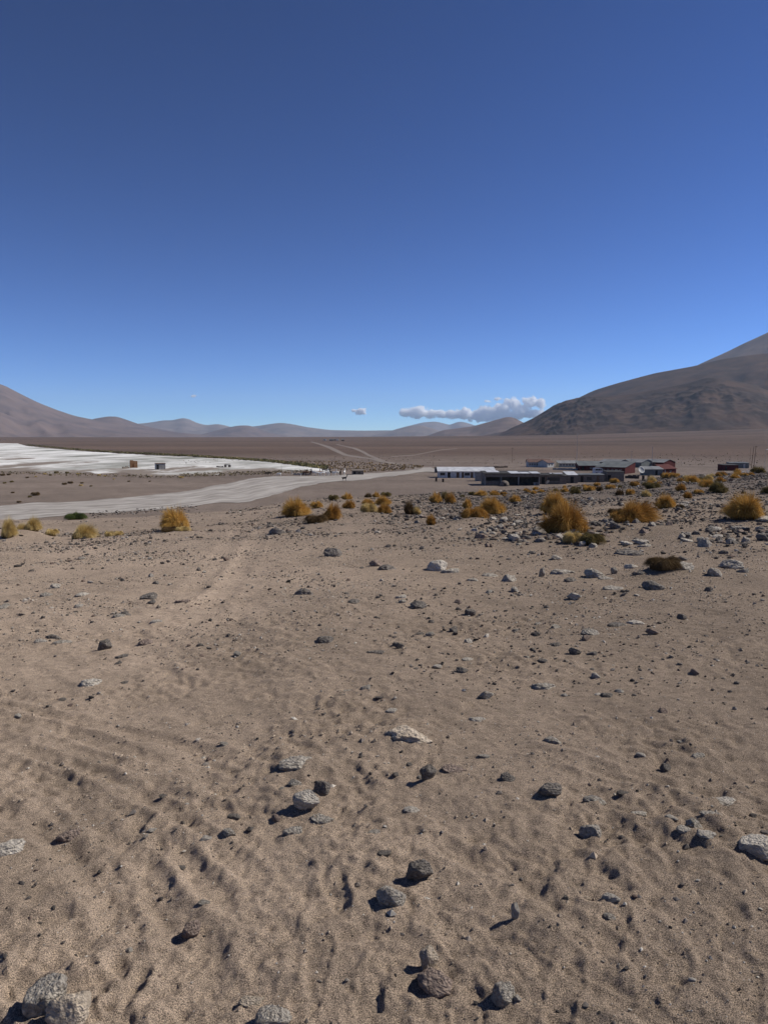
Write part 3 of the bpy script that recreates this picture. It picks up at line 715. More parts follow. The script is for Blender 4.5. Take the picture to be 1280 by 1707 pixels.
def zone(x, y):
    d = math.hypot(x, y); a = math.degrees(math.atan2(x, y))
    side = 'left' if a < -9 else ('centre' if a < 9 else 'right')
    k = {'left':0,'centre':1,'right':2}[side]
    if d < 4.5: return ('on lower left sand','on lower centre sand','on lower right sand')[k]
    if d < 9: return ('on the mid left sand','on the mid centre sand','on the mid right sand')[k]
    if d < 13.5: return ('on sand below left tussocks','on sand below central tussocks','on sand below the stony band')[k]
    if d < 22 and k == 2: return 'below the largest tussock' if a < 14 else ('below the sloping tussock' if a < 20 else 'in the rightmost stony band')
    if d < 22: return ('beside the left tussocks','around the central tussocks','in the right stony band')[k]
    return ('on the left brow','on the centre brow','on the far right rise')[k]
for k in top:
    x, y, s = S[k]; r_ = random.Random(int(k)*3+1)
    tone = r_.choices(['grey','dark','pale','red'], [.40,.34,.12,.14])[0]; shp = r_.choices('bsp', [.5,.36,.14])[0]
    pool = {'b': BLOCKY[5:], 's': SLABBY, 'p': POINTED}[shp]
    hh = {'b': r_.uniform(.55,.8), 's': r_.uniform(.3,.45), 'p': r_.uniform(.7,.95)}[shp]
    word = {'grey':'grey','dark':'dark','pale':'pale','red':'brownish'}[tone]; sw = {'b':'blocky','s':'flat','p':'pointed'}[shp]
    lab = f'{SIZEW(s)} {sw} {word} stone {zone(x, y)}'
    put_rock('rock', r_.choice(pool), 'stone_'+tone, (x, y), (s*r_.uniform(.9,1.15), s*r_.uniform(.7,1), s*hh), r_.uniform(0, 6.28), lab, lab, r_.uniform(.3,.5), (r_.uniform(-.2,.2), r_.uniform(-.2,.2)))

bm = bmesh.new(); bmesh.ops.create_icosphere(bm, subdivisions=1, radius=1); IV = np.array([v.co for v in bm.verts]); IF = np.array([[v.index for v in f.verts] for f in bm.faces]); bm.free()
def mass(name, label, cat, P, seed, flat=(.35,.8), pal=None):
    r = np.random.default_rng(seed); n = len(P); nv = len(IV)
    j = IV[None]*(1+r.uniform(-.38,.30,(n, nv, 1)))
    sx = np.stack([r.uniform(.8,1.2,n), r.uniform(.6,1,n), r.uniform(*flat, n)], -1)*P[:, 2:3]*.5
    j = j*sx[:, None]; an = r.uniform(0, 6.28, n); c, s_ = np.cos(an)[:, None], np.sin(an)[:, None]
    tl = r.uniform(-.35,.35,n)[:, None]
    jz = j[..., 2]+j[..., 0]*tl
    X = j[..., 0]*c-j[..., 1]*s_+P[:, 0:1]; Y = j[..., 0]*s_+j[..., 1]*c+P[:, 1:2]
    Z = jz+(ground(P[:, 0], P[:, 1])+sx[:, 2]*.35)[:, None]
    V = np.stack([X, Y, Z], -1).reshape(-1, 3); Qf = (IF[None]+(np.arange(n)*nv)[:, None, None]).reshape(-1, 3)
    pal = np.array(pal or [(.13,.112,.097),(.085,.074,.066),(.05,.044,.040),(.17,.148,.127),(.31,.278,.238),(.14,.102,.082),(.065,.056,.050),(.10,.084,.072)])
    col = pal[r.choice(len(pal), n, p=None)]*r.uniform(.75,1.2,(n,1)); C = np.repeat(col, nv, 0)
    return tag(link(name, mesh_np(name, V, Qf, M['tinted_stone'], False, C)), label, cat, kind='stuff')
mass('loose_stones', 'loose grey stones strewn thickly over the slope', 'stones', S[rest], 5)
G = field(30000, 1.7, 9.5, -36, 36, .003, .012, 1.9, 9, lambda x, y, d, a: clump(x, y, 1.3, 108)**1.5*np.clip(1.3-d/8, .1, 1))
sv_IV, sv_IF = IV, IF
IV = np.array([(1,0,0),(-1,0,0),(0,1,0),(0,-1,0),(0,0,1),(0,0,-1.)]); IF = np.array([(0,2,4),(2,1,4),(1,3,4),(3,0,4),(2,0,5),(1,2,5),(3,1,5),(0,3,5)])
mass('gravel', 'fine loose gravel grains on the foreground sand', 'gravel', G, 6, (.5,.9), [(.30,.25,.19),(.40,.36,.30),(.16,.13,.11),(.09,.08,.075),(.5,.47,.42),(.22,.17,.13)])

K = field(38000, 2.2, 18, -34, 34, .009, .042, 2.1, 19, lambda x, y, d, a: clump(x, y, .7, 109)**1.6*(.35+.65*sstep(3, 9, d)))
mass('clods', 'small sandy clods and chips scattered over the sand', 'clods', K, 16, (.4,.8), [(.30,.24,.18),(.25,.20,.155),(.36,.29,.22),(.19,.16,.135),(.12,.105,.095),(.44,.40,.34)])

# ------------------------------------------------------------------ grass tussocks
def blade_mesh(name, seed, n, spread, height, lean, pal, wid, arc=None, droop=.6):
    """dome of thin curved blades; unit radius"""
    r = np.random.default_rng(seed)
    nk = 1 if height < .6 else 5
    ca = r.uniform(0, 2*math.pi)+np.arange(nk)*2*math.pi/max(nk-1, 1); cr = r.uniform(.22, .48, nk); cr[0] = .05
    cs = r.uniform(.42, .66, nk); cs[0] = .78; ch = r.uniform(.75, 1.1, nk); ch[0] = 1.22
    if nk == 1: cs[0] = 1.0; ch[0] = 1.0
    own = r.choice(nk, n, p=(cs**2)/(cs**2).sum())
    ph = r.uniform(0, 2*math.pi, n); th = np.arccos(1-r.random(n)*(1-math.cos(spread)))
    L = r.uniform(.80, 1.04, n)*(1+.13*np.sin(3*ph+seed+own)+.10*np.sin(5*ph-seed))*np.where(r.random(n) < .03, 1.18, 1.0)
    L = L*cs[own]
    cen = np.stack([np.cos(ca[own])*cr[own], np.sin(ca[own])*cr[own], 0*ph], -1)
    od = np.stack([np.sin(th)*np.cos(ph), np.sin(th)*np.sin(ph), np.cos(th)*height*ch[own]], -1)
    tip = od*L[:, None]+np.array(lean)[None]*L[:, None]
    root = np.stack([np.cos(ph), np.sin(ph), 0*ph], -1)*((r.random(n)**.5*.34*np.sin(th)+.03)*cs[own])[:, None]
    tip[:, 2] = np.maximum(tip[:, 2], .02+.1*r.random(n))
    mid = root*.5+tip*.5+np.array([0, 0, 1])*(droop*.45*np.sin(th)*L)[:, None]+r.normal(0, .025, (n, 3))
    tip = tip+r.normal(0, .05, (n, 3))
    root, mid, tip = root+cen, mid+cen, tip+cen
    side = np.cross(tip-root, r.normal(size=(n, 3))); side /= np.linalg.norm(side, axis=1)[:, None]+1e-9; side *= (wid*r.uniform(.6,1.4,n))[:, None]
    V = np.stack([root-side, root+side, mid-side*.8, mid+side*.8, tip], 1).reshape(-1, 3)
    b = (np.arange(n)*5)[:, None]
    T = np.concatenate([b+np.array([[0,1,3]]), b+np.array([[0,3,2]]), b+np.array([[2,3,4]])], 0)
    rr_ = np.percentile(np.hypot(tip[:, 0], tip[:, 1]), 93); zz_ = np.percentile(tip[:, 2], 96); V = V/np.array([rr_, rr_, zz_])
    pal = np.array(pal); patch = .5+.5*np.sin(2*ph+seed*1.7)*np.cos(3*th+seed)
    idx = np.clip(((r.random(n)*.75+patch*.25)*len(pal)).astype(int), 0, len(pal)-1)
    C = np.repeat(pal[idx]*r.uniform(.75,1.2,(n,1)), 5, 0)
    return mesh_np(name, V, T, M['blades'], False, C)
GOLD = [(.25,.135,.033),(.42,.235,.053),(.56,.33,.082),(.65,.41,.118),(.72,.50,.18)]
STRAW = [(.40,.28,.10),(.56,.41,.16),(.66,.51,.23),(.74,.61,.32)]
RUSTY = [(.20,.10,.028),(.35,.185,.045),(.48,.27,.068),(.58,.36,.11)]
OLIVE = [(.08,.07,.026),(.13,.108,.042),(.21,.16,.06),(.33,.24,.095)]
GREEN = [(.045,.065,.018),(.07,.095,.025),(.10,.13,.04),(.15,.17,.06)]
BROWNG = [(.06,.04,.02),(.10,.065,.032),(.155,.10,.045),(.24,.155,.07)]
PALS = {'gold':GOLD,'straw':STRAW,'rust':RUSTY,'olive':OLIVE,'green':GREEN,'brown':BROWNG}
def core_mesh(seed):
    bm = bmesh.new(); bmesh.ops.create_icosphere(bm, subdivisions=3, radius=1); off = Vector((seed*3.1, seed*1.7, 0))
    for v in bm.verts:
        p = v.co.copy(); k = 1+.18*mnoise.noise(p*2+off)+.1*mnoise.noise(p*5+off); v.co = Vector((p.x*.55*k, p.y*.55*k, max(p.z, -.15)*.42*k))
    for f in bm.faces: f.smooth = True
    me = bpy.data.meshes.new('core'); bm.to_mesh(me); bm.free(); me.materials.append(M['thatch']); return me
CORES = [core_mesh(i) for i in range(3)]
BL = {}
def blades(pal, form, hi, var):
    key = (pal, form, hi, var)
    if key not in BL:
        n, w = (11000, .0058) if hi else (2200, .013)
        sd = abs(hash((len(pal)*7+ord(pal[0])*31+ord(pal[1]), ord(form), int(hi), var))) % 9973
        sd = (ord(pal[0])*13+ord(pal[1])*7+ord(form)*29+int(hi)*3+var*101) % 9973
        f = {'d': dict(spread=1.52, height=.95, lean=(-.05, 0, 0)), 'l': dict(spread=1.5, height=.9, lean=(.28, 0, -.06)), 'k': dict(spread=1.5, height=.9, lean=(-.28, 0, -.05)),
             'f': dict(spread=1.56, height=.5, lean=(.1, 0, 0)), 'w': dict(spread=1.1, height=1.1, lean=(-.1, 0, .05))}[form]
        BL[key] = blade_mesh('blades', sd, n, pal=PALS[pal], wid=w, **f)
    return BL[key]
def tussock(x, y, rad, hgt, pal, form, label, group, hi=False, var=0, yaw=0.0, name='grass_tussock', cat='tussock', depth=1.0):
    z = gz(x, y)-.02*rad
    o = empty(name, (x, y, z), 0); tag(o, label, cat, group)
    b = link('blades', blades(pal, form, hi, var), o); hn = {'d':.95,'l':.85,'k':.85,'f':.5,'w':1.15}[form]
    b.scale = (rad, rad*depth, hgt)
    c = link('core', CORES[var % 3], o); c.scale = (rad*1.1, rad*1.1*depth, hgt*1.15); c.rotation_euler = (0, 0, var*1.3)
    return o
# left px, right px, base row, height px, palette, form, label
TUS = [
 (469,518,862,33,'gold','d','big golden tussock at the left end of the central cluster'),
 (516,538,849,14,'gold','f','low golden tussock right behind the big one of the central cluster'),
 (536,568,866,29,'rust','l','drooping golden tussock on a sand hummock, central cluster'),
 (506,544,871,15,'brown','f','flat brownish mat of grass on the sand hummock, central cluster'),
 (488,507,831,8,'olive','f','low dull tuft behind the big golden tussock'),
 (546,565,835,11,'olive','f','dull low tussock on the brow, left of a round one'),
 (570,589,833,13,'gold','d','round golden tussock on the brow, centre'),
 (572,594,849,17,'rust','d','rusty round tussock below the brow, centre'),
 (608,621,829,9,'brown','d','small dark tussock leftmost of three on the brow'),
 (621,634,828,11,'gold','d','small golden tussock middle of three on the brow'),
 (634,653,827,9,'olive','f','wide low tussock rightmost of three on the brow'),
 (603,625,842,13,'gold','d','upper left tussock of the group of four, centre'),
 (600,627,857,18,'straw','f','straw coloured lower left tussock of the group of four'),
 (627,651,842,17,'gold','d','upper right tussock of the group of four, centre'),
 (628,652,856,18,'rust','d','rusty lower right tussock of the group of four'),
 (674,692,856,27,'brown','w','dark upright tussock with a pale right side, centre'),
 (688,702,856,15,'straw','w','pale wisp leaning on the dark upright tussock'),
 (710,727,877,20,'rust','w','thin orange wisp of grass on stony ground'),
 (716,738,838,20,'gold','d','left dome of the triple tussock left of the buildings'),
 (734,750,835,17,'olive','d','middle dome of the triple tussock left of the buildings'),
 (741,762,839,22,'rust','d','right dome of the triple tussock left of the buildings'),
 (771,787,847,19,'gold','d','small tussock left of the large tussock below the open shed'),
 (799,841,856,31,'gold','d','large round tussock below the white row house'),
 (764,811,870,25,'rust','f','sprawling rusty tussock below the large round one'),
 (780,792,825,7,'olive','f','tiny dull tussock on the brow below the white row house'),
 (793,813,826,11,'gold','d','small tussock on the brow below the grey block'),
 (816,833,825,10,'gold','d','small tussock on the brow below the open shed'),
 (849,869,837,15,'gold','d','neat round tussock right of the large round one'),
 (903,947,858,40,'gold','d','tall tussock standing behind the largest tussock'),
 (904,976,895,58,'rust','d','largest tussock, an orange brown dome at right of centre'),
 (935,969,908,21,'straw','f','pale low tussock at the foot of the largest one'),
 (962,1005,910,21,'olive','f','dark low tussock right of the pale low one'),
 (1016,1093,880,40,'rust','l','long tussock sloping down to the right'),
 (1012,1040,860,12,'brown','f','low brown tuft behind the sloping tussock'),
 (1093,1125,850,25,'gold','d','tussock up the slope right of the sloping one'),
 (1124,1140,851,9,'brown','f','brown tuft beside the tussock up the slope'),
 (1210,1270,873,46,'gold','d','large tussock with a notch near the right edge'),
 (1140,1166,806,14,'gold','d','tussock on the rise, leftmost of the upper right group'),
 (1165,1191,813,15,'gold','d','tussock on the rise, middle of the upper right group'),
 (1183,1213,823,21,'olive','k','dark sided tussock, right of the upper right group'),
 (1126,1144,819,15,'rust','d','rusty tussock below the upper right group'),
 (1138,1153,833,13,'rust','w','bright orange small tussock below the upper right group'),
 (1153,1170,824,9,'gold','f','low tussock between the orange small one and the upper right group'),
 (1067,1085,828,14,'straw','d','straw tussock with upright blades, right middle'),
 (1025,1041,826,13,'brown','d','dark tussock half of a pair below the adobe block'),
 (1040,1056,825,12,'gold','f','golden tussock half of a pair below the adobe block'),
 (1073,1098,816,11,'olive','f','dark wide tussock on the rise below the round dish'),
 (949,970,824,13,'olive','d','olive tussock behind the tall tussock'),
 (935,948,820,9,'gold','d','small golden tuft behind the tall tussock'),
 (969,990,819,11,'gold','f','golden low tussock right of the olive tussock'),
 (992,1004,819,9,'brown','f','brown tuft in the row below the long shed'),
 (1006,1024,816,9,'gold','f','golden tuft in the row below the adobe block'),
 (1268,1292,824,14,'olive','d','olive tussock cut by the right edge of the picture'),
 (0,27,903,34,'straw','l','straw coloured clump at the left edge, tall part of the crescent'),
 (20,50,889,20,'straw','l','top of the straw crescent arching over a sand mound'),
 (42,69,899,24,'straw','l','right end of the straw crescent drooping over the sand mound'),
 (76,97,899,13,'straw','f','small straw tuft right of the crescent'),
 (114,158,900,27,'straw','l','wind swept straw tussock at left'),
 (174,191,898,11,'straw','f','small low straw tuft right of the wind swept tussock'),
 (190,205,893,9,'straw','f','tiny straw tuft behind the small low one'),
 (271,323,883,39,'gold','k','solitary yellow green tussock standing by the road at left'),
 (268,296,890,10,'brown','f','flat dry mat left at the foot of the solitary tussock'),
 (255,267,858,6,'straw','f','tiny straw tuft on the brow left of the solitary tussock'),
 (292,318,889,8,'straw','f','flat straw mat right at the foot of the solitary tussock'),
]
def place_px(l, r, base):
    cx_ = (l+r)/2; az = math.atan((cx_-CX)/F_PX); dc = float(np.interp(az, C_AZ, C_D))
    p = cast(cx_, base, dc*1.02/math.cos(az))[0]; dep = p[1]*math.cos(PITCH)+(EYE-p[2])*math.sin(PITCH)
    return p, dep/F_PX
for i, (l, r, base, h, pal, form, lab) in enumerate(TUS):
    p, sc = place_px(l, r, base)
    rad = (r-l)*sc*.5; dv = np.array([p[0], p[1]])/math.hypot(p[0], p[1]); c = p[:2]+dv*rad*.75
    tussock(c[0], c[1], rad*1.13, h*sc*.87, pal, form, lab, 'golden grass tussocks on the slope', hi=(r-l) >= 24, var=i % 3)
p, sc = place_px(1091, 1137, 960); tussock(p[0], p[1]+.2, .27, .15, 'brown', 'f', 'dark brown cushion plant among the stones at right', None, True, 1, name='cushion_plant', cat='plant')
p, sc = place_px(103, 140, 866); tussock(p[0], p[1]+.3, 37*sc*.55, 11*sc, 'green', 'f', 'low green shrub beside the road at left', None, True, 0, name='green_shrub', cat='shrub')
# small tussocks along the upper right rise
r_ = random.Random(5); CW = {'gold':'golden','rust':'rusty','olive':'olive','straw':'straw coloured','brown':'brown'}
for i in range(44):
    px = r_.uniform(1000, 1290); yc = float(np.interp(px, C_PX, C_Y)); py = yc+r_.uniform(-1, 13)
    if px < 1130 and r_.random() < .45: continue
    w = r_.uniform(9, 20); p, sc = place_px(px-w/2, px+w/2, py)
    pl = r_.choice(['gold','gold','rust','olive','straw']); fm = r_.choice('ddf'); near = 'crest' if py < yc+5 else 'stony slope'
    tussock(p[0], p[1], w*sc*.5, w*sc*r_.uniform(.4, .6), pl, fm, 'small %s %s tussock on the %s at far right' % ({'d':'domed','f':'flat'}[fm], CW[pl], near), 'small tussocks on the far right rise', False, i % 3)
for i in range(26):
    px = r_.uniform(770, 1000); yc = float(np.interp(px, C_PX, C_Y)); py = yc+r_.uniform(-1, 9)
    w = r_.uniform(7, 13); p, sc = place_px(px-w/2, px+w/2, py)
    pl = r_.choice(['gold','gold','rust','olive']); fm = r_.choice('ddf')
    tussock(p[0], p[1], w*sc*.5, w*sc*r_.uniform(.4, .55), pl, fm, 'small %s %s tussock on the brow below the sheds' % ({'d':'domed','f':'flat'}[fm], CW[pl]), 'small tussocks on the brow below the sheds', False, i % 3)
# scattered clumps on the left plain
for (px, py, w) in [(60,826,17),(50,829,8),(22,822,7),(32,838,9),(108,808,10),(118,806,11),(135,810,8),(137,806,7),(152,811,6),(46,797,7),(20,804,8),(8,806,7),(165,793,8),(175,794,6),(60,795,5),
                    (94,789,10),(112,789,8),(75,791,7),(5,793,10),(15,792,8),(85,793,6),(130,791,7),(247,795,6),(302,797,10),(250,803,5),(215,803,6),(235,796,6),(190,799,5)]:
    X, Y = cast_plain(px, py); sc = Y/F_PX
    pl = r_.choice(['olive','brown','brown','straw']); sz = 'tiny' if w < 7 else ('small' if w < 10 else 'wide'); wh = 'beside the lagoon shore' if py < 800 else 'between lagoon and road'
    tussock(float(X), float(Y), w*sc*.5, w*sc*.36, pl, 'f', '%s low %s clump %s' % (sz, CW[pl], wh), 'low clumps on the left plain', False, r_.randrange(3))

def tufts(name, label, P, seed, pal, kind_='tufts'):
    r = np.random.default_rng(seed); n = len(P); k = 7
    a = r.uniform(0, 6.28, (n, k)); rr = P[:, 2:3]*.5
    bx = P[:, 0:1]+np.cos(a)*rr*.15; by = P[:, 1:2]+np.sin(a)*rr*.15
    tx = P[:, 0:1]+np.cos(a)*rr*r.uniform(.5,1,(n,k)); ty = P[:, 1:2]+np.sin(a)*rr*r.uniform(.5,1,(n,k))
    z0 = base_ground(P[:, 0], P[:, 1])[:, None]+0*a; tz = z0+P[:, 2:3]*r.uniform(.3,.62,(n,k))
    wx, wy = -np.sin(a)*rr*.42, np.cos(a)*rr*.42
    V = np.stack([np.stack([bx-wx, by-wy, z0], -1), np.stack([bx+wx, by+wy, z0], -1), np.stack([tx+wx*.5, ty+wy*.5, tz], -1), np.stack([tx-wx*.5, ty-wy*.5, tz], -1)], 2).reshape(-1, 3)
    Qd = np.arange(n*k*4).reshape(-1, 4); pal = np.array(pal); C = np.repeat(pal[r.choice(len(pal), n)]*r.uniform(.7,1.2,(n,1)), k*4, 0)
    return tag(link(name, mesh_np(name, V, Qd, M['tuft'], False, C)), label, 'grass', kind='stuff')
def roadside():
    r = np.random.default_rng(77); x = r.uniform(150, 330, 260); y = np.interp(x, [150,210,269,330], [859,854,850,846])+r.normal(0, 2.2, 260)
    X, Y = cast_plain(x, y); return np.stack([X, Y, r.uniform(.12, .5, 260)], -1)
def px_field(n, poly_x, lo, hi, smin, smax, seed):
    r = np.random.default_rng(seed); x = r.uniform(poly_x[0], poly_x[-1], n); a = np.interp(x, poly_x, lo); b = np.interp(x, poly_x, hi)
    y = a+(b-a)*r.random(n); X, Y = cast_plain(x, y); return np.stack([X, Y, r.uniform(smin, smax, n)], -1)
tufts('tussock_field', 'field of golden tufts between the salt and the road', px_field(1000, [455,540,600,650,705], [768,769,770,773,777], [772,780,787.5,785,780], .35, 1.05, 3), 4, [(.27,.18,.075),(.33,.225,.10),(.17,.115,.06),(.40,.29,.15),(.20,.15,.10)])
tufts('shore_grass', 'olive grass fringe along the far lagoon shore', px_field(2600, [45,100,200,330,450,545], [741.8,746.3,753.6,760,768,779], [744.2,748.8,755.8,762,770.5,783], .6, 2.0, 5), 6, [(.13,.12,.055),(.19,.165,.07),(.24,.20,.09)])
tufts('near_shore_grass', 'olive and straw grass along the near lagoon shore', np.vstack([px_field(620, [300,380,430,490,520], [790,787,785.5,784,783.5], [795,793.5,791.5,789,787.5], .25, .7, 7), px_field(260, [0,100,200,300], [786,788,791,793], [790,793,796,797], .25, .7, 8)]), 9, [(.16,.13,.06),(.22,.18,.085),(.10,.08,.045),(.28,.22,.12)])

tufts('plain_scrub', 'dark scrub dotted over the far brown plain', np.vstack([px_field(420, [300,420,520,700,1280], [768,764,758,758,752], [774,769,771,772,777], .25, .7, 21), px_field(160, [1090,1180,1290], [756,756,755], [776,778,780], .3, .9, 22)]), 23, [(.09,.07,.05),(.13,.10,.065),(.19,.14,.085)])

IV, IF = sv_IV, sv_IF
mass('roadside_stones', 'scattered stones along the near road edge at left', 'stones', roadside(), 78)

# ------------------------------------------------------------------ buildings
def at(px, row):
    X, Y = cast_plain(px, row); return float(X), float(Y)
def wall_open(mb, W, H, th, y, openings, H2=None):
    """wall along x at depth y..y+th with rectangular openings (x0,x1,z0,z1); left height H, right height H2"""
    H2 = H if H2 is None else H2
    top = lambda x: H+(H2-H)*x/W
    def seg(x0, x1, z0, z1a, z1b):
        mb.add([(x0,y,z0),(x1,y,z0),(x1,y+th,z0),(x0,y+th,z0),(x0,y,z1a),(x1,y,z1b),(x1,y+th,z1b),(x0,y+th,z1a)], [(3,2,1,0),(4,5,6,7),(0,1,5,4),(1,2,6,5),(2,3,7,6),(3,0,4,7)])
    x = 0
    for (a, b, z0, z1) in sorted(openings):
        if a > x: seg(x, a, 0, top(x), top(a))
        if z0 > 0: seg(a, b, 0, z0, z0)
        if z1 < min(top(a), top(b)): seg(a, b, z1, top(a), top(b))
        x = b
    if x < W: seg(x, W, 0, top(x), top(W))
def house(name, label, cat, pos, yaw, W, D, H, wall, roof, style='mono', rise=.6, openings=(), group=None, over=.25, ends=None, endwin=(), chimney=False):
    """front face along local x, depth along +y"""
    o = empty(name, (pos[0], pos[1], PLAIN-.02), yaw); tag(o, label, cat, group); th = .22
    fr = MB(); wall_open(fr, W, H, th, 0, [q[:4] for q in openings]); fr.build('wall', wall, o)
    if style == 'mono':
        hb = H+rise
        MB().box(0, W, D-th, D, 0, hb).build('wall', wall, o)
        for x in (0, W-th):
            MB().add([(x,th,0),(x+th,th,0),(x+th,D-th,0),(x,D-th,0),(x,th,H),(x+th,th,H),(x+th,D-th,hb),(x,D-th,hb)], [(3,2,1,0),(4,5,6,7),(0,1,5,4),(1,2,6,5),(2,3,7,6),(3,0,4,7)]).build('wall', ends or wall, o)
        sl = rise/D
        MB().slab([(-over,-over,H+.08-over*sl),(W+over,-over,H+.08-over*sl),(W+over,D+over,hb+.08+over*sl),(-over,D+over,hb+.08+over*sl)], .07).build('roof', roof, o)
    elif style == 'gable':     # ridge along x
        MB().box(0, W, D-th, D, 0, H).build('wall', wall, o)
        for x in (0, W-th):
            MB().add([(x,th,0),(x,D-th,0),(x,D-th,H),(x,D/2,H+rise),(x,th,H),(x+th,th,0),(x+th,D-th,0),(x+th,D-th,H),(x+th,D/2,H+rise),(x+th,th,H)],
                     [(0,1,2,3,4),(9,8,7,6,5),(0,5,6,1),(1,6,7,2),(2,7,8,3),(3,8,9,4),(4,9,5,0)]).build('wall', ends or wall, o)
        sl = rise/(D/2)
        MB().slab([(-over,-over,H+.1-over*sl),(W+over,-over,H+.1-over*sl),(W+over,D/2,H+rise+.1),(-over,D/2,H+rise+.1)], .07).build('roof', roof, o)
        MB().slab([(-over,D/2+.003,H+rise+.1),(W+over,D/2+.003,H+rise+.1),(W+over,D+over,H+.1-over*sl),(-over,D+over,H+.1-over*sl)], .07).build('roof', roof, o)
    else:
        MB().box(0, W, D-th, D, 0, H).build('wall', wall, o)
        for x in (0, W-th): MB().box(x, x+th, th, D-th, 0, H-.002).build('wall', ends or wall, o)
        MB().box(-over, W+over, -over, D+over, H+.003, H+.14).build('roof', roof, o)
    for q in openings:
        a, b, z0, z1, kind = q[:5]; mt = q[5] if len(q) > 5 else None
        if kind == 'w':
            w = MB(); t = .06
            w.box(a, b, .05, .13, z0, z0+t).box(a, b, .05, .13, z1-t, z1).box(a, a+t, .05, .13, z0+t, z1-t).box(b-t, b, .05, .13, z0+t, z1-t).box((a+b)/2-.025, (a+b)/2+.025, .055, .125, z0+t, z1-t)
            wo = w.build('window', mt or M['white_paint'], o); MB().box(a+t, b-t, .09, .10, z0+t, z1-t).build('pane', M['glass'], wo)
        elif kind == 'd':
            do = MB().box(a+.03, b-.03, .08, .13, z0, z1-.03).build('door', mt or M['wood'], o); MB().box(b-.16, b-.11, .03, .08, 1.0, 1.12).build('handle', M['metal'], do)
    return o
# white row house
x, y = at(730, 796.5)
house('row_house', 'long low white row house with a bright zinc roof', 'house', (x, y), R(-2), 17.5, 6.5, 2.0, M['white_paint'], M['white_roof'], 'mono', 1.0,
      [(.6,2.1,.75,1.6,'w',M['wood']),(2.9,3.8,0,1.75,'d',M['dark']),(5.6,6.5,0,1.75,'d'),(7.2,7.9,0,1.75,'d'),(8.1,9.7,.7,1.6,'w',M['wood']),(9.95,10.75,0,1.75,'d'),(11.2,13.0,.7,1.6,'w',M['wood'])])
x, y = at(793.5, 802); house('storage_block', 'plain grey plastered block between the white row house and open shed', 'shed', (x, y), R(0), 2.6, 3.0, 2.3, M['grey_wall'], M['dark_roof'], 'flat', over=.1, openings=[(1.7,2.3,0,1.8,'d',M['wood'])])
x, y = at(724.5, 788); house('outhouse', 'tiny dark outhouse at the left corner of the white row house', 'shed', (x, y), R(0), 1.2, 1.4, 1.7, M['grey_wall'], M['dark_roof'], 'mono', .2, [(.3,.9,0,1.5,'d',M['dark'])], over=.1)
# open fronted shed
x, y = at(807.5, 809.3); o = empty('open_shed', (x, y, PLAIN-.02), R(0)); tag(o, 'open fronted dark shed on posts with pale sheets on its roof', 'shed')
W, Dp, H = 14.2, 7.0, 3.05
MB().box(0, W, Dp-.2, Dp, 0, H+.2).build('wall', M['adobe'], o); MB().box(0, .2, .2, Dp-.2, 0, H).build('wall', M['adobe'], o); MB().box(W-.2, W, .2, Dp-.2, 0, H).build('wall', M['adobe'], o)
for px_ in (0.0, 4.1, 8.6, 13.9): MB().box(px_, px_+.26, 0, .2, 0, H-.85).build('post', M['grey_wall'], o)
MB().box(0, W, 0, .2, H-.848, H).build('beam', M['adobe'], o); MB().box(.26, 3.9, .02, .2, 0, 1.15).build('low_wall', M['adobe'], o)
MB().slab([(-.3,-.35,H+.1),(W+.3,-.35,H+.1),(W+.3,Dp+.3,H+.45),(-.3,Dp+.3,H+.45)], .09).build('roof', M['dark_roof'], o)
for a, b, y0, y1 in ((1.0,4.3,3.0,6.9),(6.6,9.2,-.4,5.5),(9.3,11.6,-.42,3.5),(12.0,14.3,-.4,4.5)):
    z0 = H+.14+y0*.05; z1 = H+.14+y1*.05
    MB().slab([(a,y0,z0),(b,y0,z0),(b,y1,z1+.02),(a,y1,z1+.02)], .03).build('roof_sheet', M['white_roof'], o)
x, y = at(833, 810.5); o = empty('oven', (x, y, PLAIN), 0); tag(o, 'squat rounded adobe oven in front of the open shed', 'oven')
MB().lathe([(1.15,0),(1.2,.4),(1.1,.85),(.8,1.2),(.35,1.4),(.05,1.44)], 18, (1.2,.6,0)).build('dome', M['adobe'], o, True); MB().box(.9,1.5,-.66,-.55,.2,.75).build('mouth', M['dark'], o)
# lean-to shed with two pale roof edge boards
x, y = at(899.5, 807); o = house('lean_to_shed', 'low lean to shed with crooked pale roof boards beside the open shed', 'shed', (x, y), R(0), 7.0, 5, 2.35, M['adobe'], M['dark_roof'], 'mono', .35, [(.4,1.3,0,1.9,'d',M['dark']),(2.0,5.2,.9,1.8,'w',M['dark'])])
MB().tube((-.3,-.35,2.35),(1.7,-.35,2.75),.09,.09,6).build('roof_board', M['pale_roof'], o); MB().tube((3.0,-.36,2.9),(6.9,-.36,2.25),.10,.10,6).build('roof_board', M['pale_roof'], o)
MB().slab([(3.0,1.5,2.75),(6.4,1.5,2.75),(6.4,3.2,2.85),(3.0,3.2,2.85)], .04).build('roof_sheet', M['white_roof'], o)
MB().box(1.55,1.68,-.3,-.18,0,2.3).build('post', M['wood'], o)
x, y = at(944.5, 805.5); house('dark_hut', 'narrow dark hut with a bright white roof between two sheds', 'hut', (x, y), R(0), 2.9, 4.5, 2.2, M['adobe'], M['white_roof'], 'mono', .75, [(.9,1.8,0,1.8,'d',M['dark'])], over=.1)
x, y = at(963.5, 803.8); house('long_shed', 'long brown shed with a flat grey roof left of the adobe block', 'shed', (x, y), R(0), 7.2, 4.2, 2.05, M['adobe'], M['grey_roof'], 'mono', .15, [(.6,1.4,0,1.7,'d',M['dark']),(2.3,3.6,.6,1.5,'w',M['dark']),(5.0,5.9,0,1.7,'d')], over=.15)
